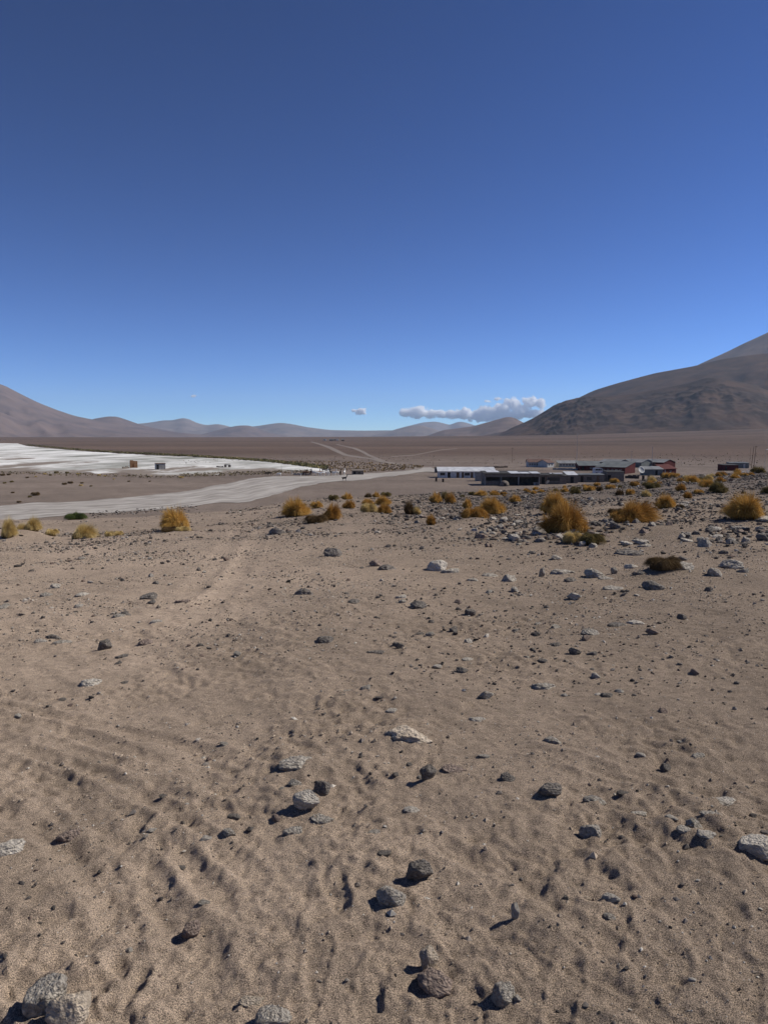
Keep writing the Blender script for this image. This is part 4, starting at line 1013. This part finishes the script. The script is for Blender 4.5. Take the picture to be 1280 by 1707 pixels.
x, y = at(1011, 803); house('adobe_block', 'square brown adobe block with a dark doorway at its left', 'house', (x, y), R(0), 4.8, 4.2, 2.75, M['adobe'], M['dark_roof'], 'mono', .2, [(.15,1.1,0,1.9,'d',M['dark'])], over=.12)
# far pale houses
x, y = at(879.5, 778.5); house('pale_hall', 'long pale hall with a row of windows and a brown roof', 'house', (x, y), R(-3), 9.3, 5.5, 2.1, M['pale_wall'], M['brown_roof'], 'gable', 1.2, [(.5+i*1.0,1.15+i*1.0,.7,1.6,'w') for i in range(9) if i*1.0+1.15 < 9.2])
x, y = at(912, 779.3); house('gabled_house', 'pale house showing its gable with two dark windows', 'house', (x, y), R(38), 4.2, 5.2, 2.0, M['pale_wall'], M['brown_roof'], 'gable', 1.1, [(.6,1.5,.7,1.5,'w'),(2.4,3.4,.7,1.5,'w')])
x, y = at(931, 778.8); house('cream_house', 'low cream house with a pale roof and a band of dark windows', 'house', (x, y), R(0), 9.0, 5.0, 1.65, M['cream_wall'], M['pale_roof'], 'mono', .9, [(.4+i*1.25,1.3+i*1.25,.6,1.35,'w') for i in range(7)])
# red buildings
x, y = at(964.5, 784.5); house('red_shed', 'dark red shed with a grey green roof left of the big red hall', 'shed', (x, y), R(-4), 8.3, 7, 1.9, M['red_wall'], M['grey_roof'], 'mono', 1.4, [(1.0,1.9,0,1.7,'d',M['dark']),(4.0,5.2,.7,1.4,'w')])
x, y = at(1041, 790); hx, hy = x, y
th_ = R(40); L_ = 10.5
house('red_hall', 'big red hall with a wide grey roof and high end wall', 'hall', (hx-L_*math.cos(th_), hy+L_*math.sin(th_)), -th_, L_, 9.0, 2.2, M['red_wall'], M['grey_roof'], 'mono', 1.7, [(1.0+i*1.5,1.9+i*1.5,.7,1.5,'w') for i in range(6)])
for i, (pc, lab) in enumerate([(1038, 'leftmost of three grey gabled roofs behind the red hall'), (1077, 'middle of three grey gabled roofs behind the red hall'), (1114, 'rightmost of three grey gabled roofs, its end wall dark red')]):
    x, y = at(pc-9, 779.5); th2 = R(52); L2 = 9.5
    house('gabled_hall', lab, 'hall', (x-L2*math.cos(th2), y+L2*math.sin(th2)), -th2, L2, 9.0, 2.1, M['green_wall'] if i < 2 else M['red_wall'], M['pale_roof'], 'gable', 1.15, [(2,3,.7,1.5,'w'),(5,6,.7,1.5,'w')], group='three gabled halls behind the red hall', ends=M['green_wall'] if i < 2 else M['red_wall'])
x, y = at(1104, 791.5); house('red_house', 'dark red house with a sloping red roof at the right of the settlement', 'house', (x, y), R(30), 6.6, 6.5, 1.95, M['red_wall'], mat_var('red sheet', (.07,.02,.018), (.10,.03,.026), .6), 'gable', 1.3, [(.8,1.6,0,1.75,'d',M['grey_wall']),(3.2,4.4,.6,1.4,'w')])
x, y = at(1074, 792.5); house('grey_shed', 'grey block shed with a pale flat roof behind the big round dish', 'shed', (x, y), R(0), 6.0, 4.5, 2.0, M['green_wall'], M['pale_roof'], 'mono', .75, [(3.4,4.2,0,1.7,'d',M['dark'])])
x, y = at(1205, 784.8); house('red_hut', 'small dark red hut with a slanting black roof at the far right', 'hut', (x, y), R(6), 5.9, 4.0, 2.1, M['red_wall'], M['dark_roof'], 'mono', .25, [(.6,1.4,0,1.7,'d',M['dark'])], over=.12)
x, y = at(1216, 780.5); house('green_hut', 'grey green hut just behind the small dark red hut', 'hut', (x, y), R(-4), 7.4, 4.0, 2.1, M['green_wall'], M['grey_roof'], 'mono', .3, [(5.2,6.0,0,1.7,'d',M['pale_wall'])], over=.15)
# shack by the llama pens
x, y = at(587, 791.3); house('low_shack', 'low mud shack with a dark front beside the llama herd', 'hut', (x, y), R(4), 3.8, 3.0, 1.35, M['adobe'], M['adobe'], 'mono', .3, [(.5,1.2,0,1.1,'d',M['dark']),(2.0,2.8,.4,.95,'w',M['wood'])], over=.2)
# ruined brick hut by the lagoon
x, y = at(217.5, 780); o = empty('ruined_hut', (x, y, PLAIN-.02), R(22)); tag(o, 'roofless orange brick ruin standing on the salt', 'ruin')
f = MB(); wall_open(f, 2.9, 3.0, .35, 0, [(.9,1.5,0,1.9)], 2.75); f.build('wall', M['brick'], o)
f = MB(); wall_open(f, 2.3, 2.7, .35, 0, [(.7,1.4,.9,1.8)], 2.1); w2 = f.build('wall', M['brick'], o); w2.rotation_euler = (0,0,R(90)); w2.location = (2.898,.352,0)
MB().box(0,.35,.352,2.6,0,2.9).build('wall', M['brick'], o); MB().box(.352,2.5,2.3,2.6,0,2.3).build('wall', M['brick'], o)
for k in range(9): MB().box(.1+k*.31,.34+k*.31,.04,.30,2.76+(.22 if k<3 else .0)-.02*k,2.98+(.22 if k<4 else -.02)-.02*k).build('brick', M['brick'], o)
x, y = at(260.5, 783); o = house('salt_hut', 'small flat roofed hut with one side coloured sunlit white on the salt', 'hut', (x, y), R(27), 3.6, 2.4, 2.35, M['grey_wall'], M['wood'], 'mono', .12, [(.2,1.1,0,2.0,'d',M['dark'])], over=.15, ends=M['white_paint'])  # sun and shade painted into the walls: ends white as lit, front grey
x, y = at(374.5, 779.3); o = empty('stone_ruin', (x, y, PLAIN-.02), R(15)); tag(o, 'small dark stone ruin on the far salt, right of the huts', 'ruin')
f = MB(); wall_open(f, 2.6, 1.3, .4, 0, [(.9,1.5,0,1.0)], 1.1); f.build('wall', M['adobe'], o); MB().box(0,.4,.402,2.2,0,1.2).build('wall', M['adobe'], o); MB().box(2.2,2.6,.402,2.2,0,1.0).build('wall', M['adobe'], o)
MB().slab([(.2,.1,1.5),(2.4,.1,1.4),(2.4,2.2,1.4),(.2,2.2,1.5)], .1).build('roof', M['dark_roof'], o)
# distant hamlet on the ridge
HAM = [(539,734.3,6,'white_paint','white far hut at the left of the distant hamlet'),(549,734.6,9,'adobe','long grey far hut in the middle of the distant hamlet'),(556,734.2,5,'adobe','small grey far hut in the distant hamlet'),(561,734.4,4,'white_paint','pale upright far hut in the distant hamlet'),(569,734.9,6,'wood','dark far hut at the right of the distant hamlet')]
for px, row, w, mt, lab in HAM:
    p = cast(px, row)[0]; sc = p[1]/F_PX; Wd = w*sc*.8
    o = empty('far_hut', (p[0], p[1], p[2]-.3), 0); tag(o, lab, 'hut', 'distant hamlet')
    MB().box(0, Wd, 0, 5, 0, 3.4).build('wall', M[mt], o); MB().slab([(-.3,-.3,3.5),(Wd+.3,-.3,3.5),(Wd+.3,5.3,4.3),(-.3,5.3,4.3)], .2).build('roof', M['pale_roof'], o)
    MB().box(Wd*.4, Wd*.4+1.2, -.05, 0, 0, 2.2).build('door', M['dark'], o)

# ------------------------------------------------------------------ masts, poles, dishes, drums, fences
def pole(name, label, px, base, top, r, cat='pole', mat='metal', lean=0, arms=(), lamp=False, group=None):
    x, y = at(px, base); H = (base-top)*y/F_PX
    o = empty(name, (x, y, PLAIN-.1), 0); tag(o, label, cat, group)
    MB().tube((0,0,0), (lean*H,0,H), r, r*.6, 8).build('shaft', M[mat], o)
    for (z, w) in arms: MB().box(lean*H*z-w/2, lean*H*z+w/2, -.22, -.12, H*z, H*z+.14).build('crossarm', M[mat], o)
    if lamp:
        MB().tube((0,0,H-.1),(0,-.9,H+.15),.04,.04,6).build('bracket', M[mat], o)
        MB().lathe([(.02,0),(.24,.02),(.26,.14),(.14,.26),(.03,.3)], 12, (0,-1.0,H+.0)).build('lamp_head', M['lamp'], o, True)
    return o
pole('radio_mast', 'tall thin mast above the cream house', 960.5, 779, 722, .09, 'mast', arms=((.5,.5),(.75,.4),(.97,.6)))
pole('radio_mast', 'short thin mast above the red hall', 1051.5, 782, 751, .07, 'mast', arms=((.95,.5),))
pole('lamp_post', 'tall mast with a white lamp rising behind the grey shed', 1085.5, 787, 744, .09, 'lamp post', lamp=False, arms=((.93,.4),))
x, y = at(1085.5, 787); 
pole('lamp_post', 'thin street lamp with a bright head at the right edge', 1273.5, 783, 749.5, .06, 'lamp post', lamp=True)
pole('utility_pole', 'left leg of the crossed utility poles at far right', 1251.5, 780, 744, .13, 'pole', 'wood', .07)
pole('utility_pole', 'right leg of the crossed utility poles with crossarm at far right', 1255.5, 780, 743, .13, 'pole', 'wood', .055, ((.95,1.2),(.62,.8)))
pole('utility_pole', 'thin pole standing alone left of the crossed poles', 1249, 776, 747, .06, 'pole', 'wood')
pole('utility_pole', 'thin pole on the plain behind the open shed', 853.5, 771, 746, .08, 'pole', 'wood', arms=((.95,.8),))
pole('utility_pole', 'small pole left of the white row house', 722, 776.5, 769, .07, 'pole', 'wood')
pole('utility_pole', 'small pole on the plain above the white row house', 809, 774, 768, .07, 'pole', 'wood')
pole('utility_pole', 'thin pole among the llama pens', 469.5, 791, 775.5, .05, 'pole', 'wood')
pole('utility_pole', 'short thin pole by the stone ruin', 364.5, 787, 779.5, .05, 'pole', 'wood')
for px, b, t, lab in [(487,791,784,'pale post left of the llama herd'),(501.5,794,788.5,'short pale post at the left end of the herd')]: pole('fence_post', lab, px, b, t, .12, 'post', 'white_paint')
def dish(label, px, row, rad, up, face, tilt_, mat):
    x, y = at(px, row); o = empty('satellite_dish', (x, y, PLAIN), 0); tag(o, label, 'dish')
    rot = Matrix.Rotation(face, 3, 'Z') @ Matrix.Rotation(tilt_, 3, 'X')
    prof = [(rad*k/8, rad*.28*(k/8)**2) for k in range(1, 9)]; prof = prof+[(q, z-.03) for q, z in reversed(prof)]
    MB().lathe(prof, 24, (0,0,up), rot).build('reflector', M[mat], o, True)
    MB().tube((0,.25,0),(0,.2,up),.07,.06,8).build('pole', M['metal'], o)
    tip = rot @ Vector((0,0,rad*.8)); MB().tube((tip.x,tip.y,tip.z+up),(tip.x*.9,tip.y*.9,tip.z*.9+up),.08,.05,8).build('receiver', M['metal'], o)
    for k in range(3):
        e = rot @ Vector((rad*.9*math.cos(k*2.09), rad*.9*math.sin(k*2.09), rad*.23)); MB().tube((e.x,e.y,e.z+up),(tip.x,tip.y,tip.z+up),.015,.015,5).build('strut', M['metal'], o)
dish('big round grey satellite dish in front of the red hall', 1067.5, 793, 1.15, 1.75, R(18), R(62), 'pale_wall')
dish('small white satellite dish seen edge on by the lean to shed', 912.5, 808, .55, .65, R(-66), R(58), 'white_paint')
def drum(label, px, row, s=1.0):
    x, y = at(px, row); o = empty('oil_drum', (x, y, PLAIN), 0); tag(o, label, 'drum', 'drums about the settlement')
    MB().lathe([(.27,0),(.29,.02),(.29,.3),(.305,.32),(.29,.34),(.29,.6),(.305,.62),(.29,.64),(.29,.9),(.27,.91)], 16).build('body', M['rust'], o)
    MB().lathe([(.30,.905),(.30,.94),(.26,.94),(.26,.905)], 16).build('rim', M['rust'], o); o.scale = (s, s, s)
drum('dark oil drum left of a pair before the white row house', 727, 802.5); drum('dark oil drum right of a pair before the white row house', 738.3, 803.5)
drum('dark drum by the debris right of the adobe block', 1071.5, 800, 1.3); drum('dark drum beside low debris under the grey shed', 1080.5, 799.5, 1.25); drum('dark drum standing right of the grey shed', 1102, 797, 1.5)
# van behind the long shed
x, y = at(990.5, 790.5); o = empty('van', (x, y, PLAIN), R(8)); tag(o, 'white van partly hidden behind the long brown shed', 'van')
sx = .62
prof = [(0,.35),(3.3,.35),(3.4,.9),(3.05,1.15),(2.6,1.95),(2.35,2.08),(.25,2.1),(.05,1.9)]
MB().prism(prof, 0, 1.8).build('body', M['white_roof'], o)
for a, b in ((.3,1.1),(1.2,2.0),(2.1,2.5)): MB().box(a, b, -.02, -.005, 1.25, 1.85).build('window', M['glass'], o)
for xx in (.7, 2.6):
    for yy in (-.04, 1.64):
        wh = MB().tube((xx,yy,.33),(xx,yy+.2,.33),.33,.33,18).build('tyre', M['dark'], o); MB().tube((xx,yy-.012,.33),(xx,yy-.002,.33),.18,.18,14).build('rim', M['metal'], wh)
# pickup-like low wreck and carts near the lean-to
x, y = at(888.5, 809); o = empty('handcart', (x, y, PLAIN), R(5)); tag(o, 'small handcart heaped with pale rubble in front of the sheds', 'cart')
MB().box(0,1.5,0,.9,.45,.55).build('bed', M['wood'], o)
for xx in (.35,1.15):
    MB().tube((xx,-.08,.33),(xx,-.0,.33),.33,.33,16).build('wheel', M['metal'], o)
MB().tube((1.5,.2,.5),(2.2,.2,.85),.03,.03,6).build('handle', M['wood'], o); MB().tube((1.5,.7,.5),(2.2,.7,.85),.03,.03,6).build('handle', M['wood'], o)
for k in range(6):
    rk = link('load', BLOCKY[5+k % 5], o, (.2+.22*k, .45+.1*((k % 2)-.5), .62)); rk.scale = (.2,.22,.16); rk.material_slots[0].link = 'OBJECT'; rk.material_slots[0].material = M['stone_pale']
def low_wall(label, px0, row0, px1, row1, h, mat='adobe', n=9):
    a = Vector((*at(px0, row0), 0)); b = Vector((*at(px1, row1), 0)); L = (b-a).length
    o = empty('low_wall', (a.x, a.y, PLAIN-.05), math.atan2(b.y-a.y, b.x-a.x)); tag(o, label, 'wall')
    rr = random.Random(int(px0)); stp = L/n
    for k in range(n): MB().box(k*stp+.01, (k+1)*stp-.01, -.02*rr.random(), .35+.03*rr.random(), 0, h*rr.uniform(.75,1.1)).build('block', M[mat], o)
low_wall('low dark wall of debris right of the adobe block', 1041, 797, 1064, 798, 1.0, 'rust'); low_wall('low rubble wall at the right foot of the settlement', 1085, 799, 1112, 797, .7, 'adobe')
low_wall('low broken wall in front of the small dark red hut', 1193, 791, 1210, 792, 1.0, 'adobe', 7); low_wall('low crumbling wall on the salt beside the brick ruin', 205, 781, 216, 780.5, .8, 'adobe', 6)
low_wall('low rubble wall beside the stone ruin on the salt', 361, 779, 372, 779.2, .55, 'adobe', 7); low_wall('low wall stretching along the plain behind the white row house', 806, 781, 846, 779.5, .8, 'rust', 14)
low_wall('pale low wall before the cream house', 921, 783, 962, 784, .8, 'grey_wall', 14); low_wall('low wall behind the llama herd', 489, 791.5, 518, 791.5, .6, 'grey_wall', 12)
# white bent pipes on the rise at the far right
x, y = at(1224.5, 789.5); y0 = y; sc = y/F_PX
o = empty('white_letters', (x, y, PLAIN), 0); tag(o, 'row of white pipe letters poking up behind tussocks at far right', 'letters')
def stroke(pts):
    for a, b in zip(pts, pts[1:]): MB().tube((a[0]*sc,0,a[1]*sc),(b[0]*sc,0,b[1]*sc),.16,.16,6).build('stroke', M['white_paint'], o)
stroke([(.5,5.0),(1,1),(7.2,1),(7.2,4.5)]); stroke([(7.4,4.3),(8.2,4.3),(8.2,.2)]); stroke([(11.5,3.4),(13.5,1.6),(11.2,1.2)]); stroke([(13.6,3),(16,3.2)]); stroke([(19.6,6.5),(20.2,1)]); stroke([(23.3,3.6),(26,3.2),(26,.8),(24.8,.3)])

# ------------------------------------------------------------------ llamas
def llama_mesh(name, head):
    pts = {'pelvis':(-.42,0,1.0,.23),'belly':(0,0,.97,.26),'chest':(.42,0,1.0,.25),'neck0':(.58,0,1.2,.14),'neck1':(.70,0,1.48,.10),'neck2':(.76,0,1.70,.095),'head':(.88,0,1.80,.085),'muzzle':(1.06,0,1.74,.05),
           'earl':(.80,.05,1.86,.03),'earl2':(.78,.07,2.0,.012),'earr':(.80,-.05,1.86,.03),'earr2':(.78,-.07,2.0,.012),'tail':(-.64,0,1.05,.09),'tail2':(-.76,0,.9,.06)}
    ed = [('pelvis','belly'),('belly','chest'),('chest','neck0'),('neck0','neck1'),('neck1','neck2'),('neck2','head'),('head','muzzle'),('head','earl'),('earl','earl2'),('head','earr'),('earr','earr2'),('pelvis','tail'),('tail','tail2')]
    for s, n in ((1,'l'),(-1,'r')):
        pts['fs'+n] = (.40,.13*s,.78,.12); pts['fk'+n] = (.40,.14*s,.42,.05); pts['fa'+n] = (.40,.14*s,.12,.035); pts['ff'+n] = (.44,.14*s,.02,.04)
        pts['hs'+n] = (-.42,.14*s,.80,.15); pts['hk'+n] = (-.36,.15*s,.56,.085); pts['hh'+n] = (-.50,.15*s,.36,.045); pts['ha'+n] = (-.46,.15*s,.10,.035); pts['hf'+n] = (-.42,.15*s,.02,.04)
        ed += [('chest','fs'+n),('fs'+n,'fk'+n),('fk'+n,'fa'+n),('fa'+n,'ff'+n),('pelvis','hs'+n),('hs'+n,'hk'+n),('hk'+n,'hh'+n),('hh'+n,'ha'+n),('ha'+n,'hf'+n)]
    if head == 'down':
        for k, v in {'neck0':(.66,0,.98,.14),'neck1':(.86,0,.72,.10),'neck2':(.98,0,.46,.09),'head':(1.06,0,.28,.085),'muzzle':(1.12,0,.10,.05),'earl':(.98,.06,.34,.03),'earl2':(.88,.09,.40,.012),'earr':(.98,-.06,.34,.03),'earr2':(.88,-.09,.40,.012)}.items(): pts[k] = v
    names = list(pts); me = bpy.data.meshes.new('tmp'); me.from_pydata([pts[n][:3] for n in names], [(names.index(a), names.index(b)) for a, b in ed], [])
    ob = bpy.data.objects.new('tmp', me); COL.objects.link(ob)
    md = ob.modifiers.new('s', 'SKIN'); 
    for i, n in enumerate(names):
        sv = me.skin_vertices[0].data[i]; r = pts[n][3]; sv.radius = (r, r); sv.use_root = (n == 'pelvis')
    ob.modifiers.new('u', 'SUBSURF').levels = 1
    dg = bpy.context.evaluated_depsgraph_get(); out = bpy.data.meshes.new_from_object(ob.evaluated_get(dg)); out.name = name
    bpy.data.objects.remove(ob); out.polygons.foreach_set('use_smooth', [True]*len(out.polygons)); out.materials.clear(); out.materials.append(M['wool_dark']); return out
LU, LD = llama_mesh('llama', 'up'), llama_mesh('llama', 'down')
def llama(label, px, row, mat, me, yaw, s=1.0, group='llama herd by the lagoon'):
    x, y = at(px, row); o = link('llama', me, None, (x, y, PLAIN), yaw); o.scale = (s, s, s)
    o.material_slots[0].link = 'OBJECT'; o.material_slots[0].material = M['wool_'+mat]; tag(o, label, 'llama', group)
llama('lone dark llama standing on the pale road', 574, 802.3, 'dark', LU, R(0), 1.0, None)
HERD = [(508,792.5,'brown','u',20,'brown llama at the left end of the herd'),(512,793,'brown','d',180,'brown llama grazing at the left end of the herd'),(518.5,792,'brown','u',-70,'brown llama facing forward, third from the left of the herd'),
 (524,792.6,'white','u',160,'white llama right of the brown three'),(529,793.2,'white','d',10,'grazing white llama left of a brown one'),(532,792.3,'brown','u',75,'brown llama in the middle of the herd'),
 (538,793.3,'white','d',200,'grazing white llama in the middle of the herd'),(543,792.4,'white','u',15,'tall white llama right of the herd middle'),(548,793,'white','u',110,'white llama turned away in the herd'),
 (553,792.4,'dark','u',190,'dark llama among white ones in the herd'),(557,793,'white','u',-20,'white llama right of the dark one in the herd'),(561.5,792.6,'white','d',170,'grazing white llama near the right end of the herd'),
 (567.5,792.5,'dark','u',-80,'dark llama second from the right end of the herd'),(574,792,'white','u',80,'cream llama at the right end of the herd'),
 (540,787.5,'dark','d',10,'dark llama behind the herd, left of two'),(548.5,787.3,'dark','d',170,'dark llama behind the herd, right of two')]
for px, row, c, hd, yw, lab in HERD: llama(lab, px, row, c, LU if hd == 'u' else LD, R(yw), 1.15)
llama('white llama grazing alone left of the pens', 466, 794, 'white', LD, R(180), .95); llama('dark llama left of the white grazing one', 450, 792.5, 'dark', LD, R(0), .95); llama('black and white llama at the far left of the herd', 444.5, 792, 'dark', LU, R(150), .8)

ORD = ['leftmost','second from left','third from left','fourth from left','fifth from left','sixth from left','seventh from left','eighth from left','ninth from left','tenth from left','eleventh from left','twelfth from left']
def separate(objs):
    by = {}
    for o in objs: by.setdefault(o['label'], []).append(o)
    for lab, os_ in by.items():
        if len(os_) < 2: continue
        os_.sort(key=lambda o: o.location.x/max(o.location.y, .1))
        for i, o in enumerate(os_):
            if i < 12: o['label'] = ORD[i]+' '+lab if i < len(os_)-1 or len(os_) > 12 else 'rightmost '+lab
separate([o for o in COL.objects if o.get('category') in ('rock', 'tussock')])
# ------------------------------------------------------------------ clouds
def cloud(label, D, puffs, dens, nscale, bias=0.0):
    P = []
    for (px, py, rx, ry) in puffs:
        dx, dy, dz = ray(px, py); t = D/dy; sc = D/F_PX
        P.append((dx*t, D, EYE+dz*t, rx*sc, ry*sc))
    P = np.array(P); c = P[:, :3].mean(0); pad = 1.5
    lo = (P[:, :3]-P[:, [3, 4, 4]]*pad).min(0); hi = (P[:, :3]+P[:, [3, 4, 4]]*pad).max(0)
    dep = P[:, 4].max()*2.0; lo[1] = D-dep; hi[1] = D+dep
    me = MB().box(*[q for k in range(3) for q in (lo[k]-c[k], hi[k]-c[k])])
    m = bpy.data.materials.new('cloud vapour'); m.use_nodes = True; nt = m.node_tree; nt.nodes.clear(); L = nt.links.new
    out = N(nt, 'ShaderNodeOutputMaterial'); pv = N(nt, 'ShaderNodeVolumePrincipled'); tc = N(nt, 'ShaderNodeTexCoord')
    pv.inputs['Color'].default_value = (1,1,1,1); pv.inputs['Anisotropy'].default_value = .0
    acc = None
    for p in P:
        s = N(nt, 'ShaderNodeVectorMath', operation='SUBTRACT'); s.inputs[1].default_value = tuple(p[:3]-c)
        mu = N(nt, 'ShaderNodeVectorMath', operation='MULTIPLY'); mu.inputs[1].default_value = (1/p[3], 1/(p[4]*1.1), 1/p[4])
        ln = N(nt, 'ShaderNodeVectorMath', operation='LENGTH')
        L(tc.outputs['Object'], s.inputs[0]); L(s.outputs[0], mu.inputs[0]); L(mu.outputs[0], ln.inputs[0])
        sub = N(nt, 'ShaderNodeMath', operation='SUBTRACT'); sub.inputs[0].default_value = 1.0; L(ln.outputs['Value'], sub.inputs[1])
        if acc is None: acc = sub.outputs[0]
        else:
            mx = N(nt, 'ShaderNodeMath', operation='SMOOTH_MAX'); mx.inputs[2].default_value = .25; L(acc, mx.inputs[0]); L(sub.outputs[0], mx.inputs[1]); acc = mx.outputs[0]
    no = N(nt, 'ShaderNodeTexNoise'); no.inputs['Scale'].default_value = nscale; no.inputs['Detail'].default_value = 6; no.inputs['Roughness'].default_value = .6
    L(tc.outputs['Object'], no.inputs['Vector'])
    ns = N(nt, 'ShaderNodeMath', operation='MULTIPLY_ADD'); ns.inputs[1].default_value = 2.6; ns.inputs[2].default_value = -1.45+bias; L(no.outputs['Fac'], ns.inputs[0])
    ad = N(nt, 'ShaderNodeMath', operation='ADD'); L(acc, ad.inputs[0]); L(ns.outputs[0], ad.inputs[1])
    mr = N(nt, 'ShaderNodeMapRange'); mr.inputs[1].default_value = 0; mr.inputs[2].default_value = .3; mr.inputs[3].default_value = 0; mr.inputs[4].default_value = dens
    L(ad.outputs[0], mr.inputs[0]); L(mr.outputs[0], pv.inputs['Density']); L(pv.outputs[0], out.inputs['Volume'])
    try: m.cycles.volume_step_rate = .06
    except Exception: pass
    o = me.build('cloud', m, None, False, tuple(c)); tag(o, label, 'cloud', 'small white clouds'); return o
cloud('long heaped white cloud above the dark slope, right of centre', 31000, [(682,689,17,8),(700,687,15,10),(718,690,16,7),(735,690,17,7),(755,691,17,8),(775,690,15,9),(792,693,17,9),(806,687,15,11),(822,689,16,11),(838,682,15,12),(852,674,15,10),(868,683,17,12),(883,671,16,10),(897,673,12,8),(890,689,16,8),(850,694,20,9),(818,698,20,6)], .02, .0034, .14)
cloud('tiny white cloud puff left of the long cloud', 31000, [(602,686,9,5.5),(590,684,6,3)], .03, .006, .15)
cloud('tiny pale cloud wisp high at left of centre', 31000, [(323,660,5,2.2)], .02, .008, .2)
cloud('tiny white cloud fleck just above the long cloud', 31000, [(829,665,6,3),(812,669,5,2.4)], .02, .008, .2)

# ------------------------------------------------------------------ haze
hz = bpy.data.materials.new('thin air haze'); hz.use_nodes = True; nt = hz.node_tree; nt.nodes.clear()
out = N(nt, 'ShaderNodeOutputMaterial'); pv = N(nt, 'ShaderNodeVolumePrincipled')
pv.inputs['Color'].default_value = (.57,.75,1.0,1); pv.inputs['Density'].default_value = 3.0e-5; pv.inputs['Anisotropy'].default_value = .1
nt.links.new(pv.outputs[0], out.inputs['Volume'])
o = MB().box(-22500, 22500, -22500, 23500, -170, 1300).build('haze', hz); tag(o, 'thin blue haze over the far mountains', 'haze', kind='stuff')
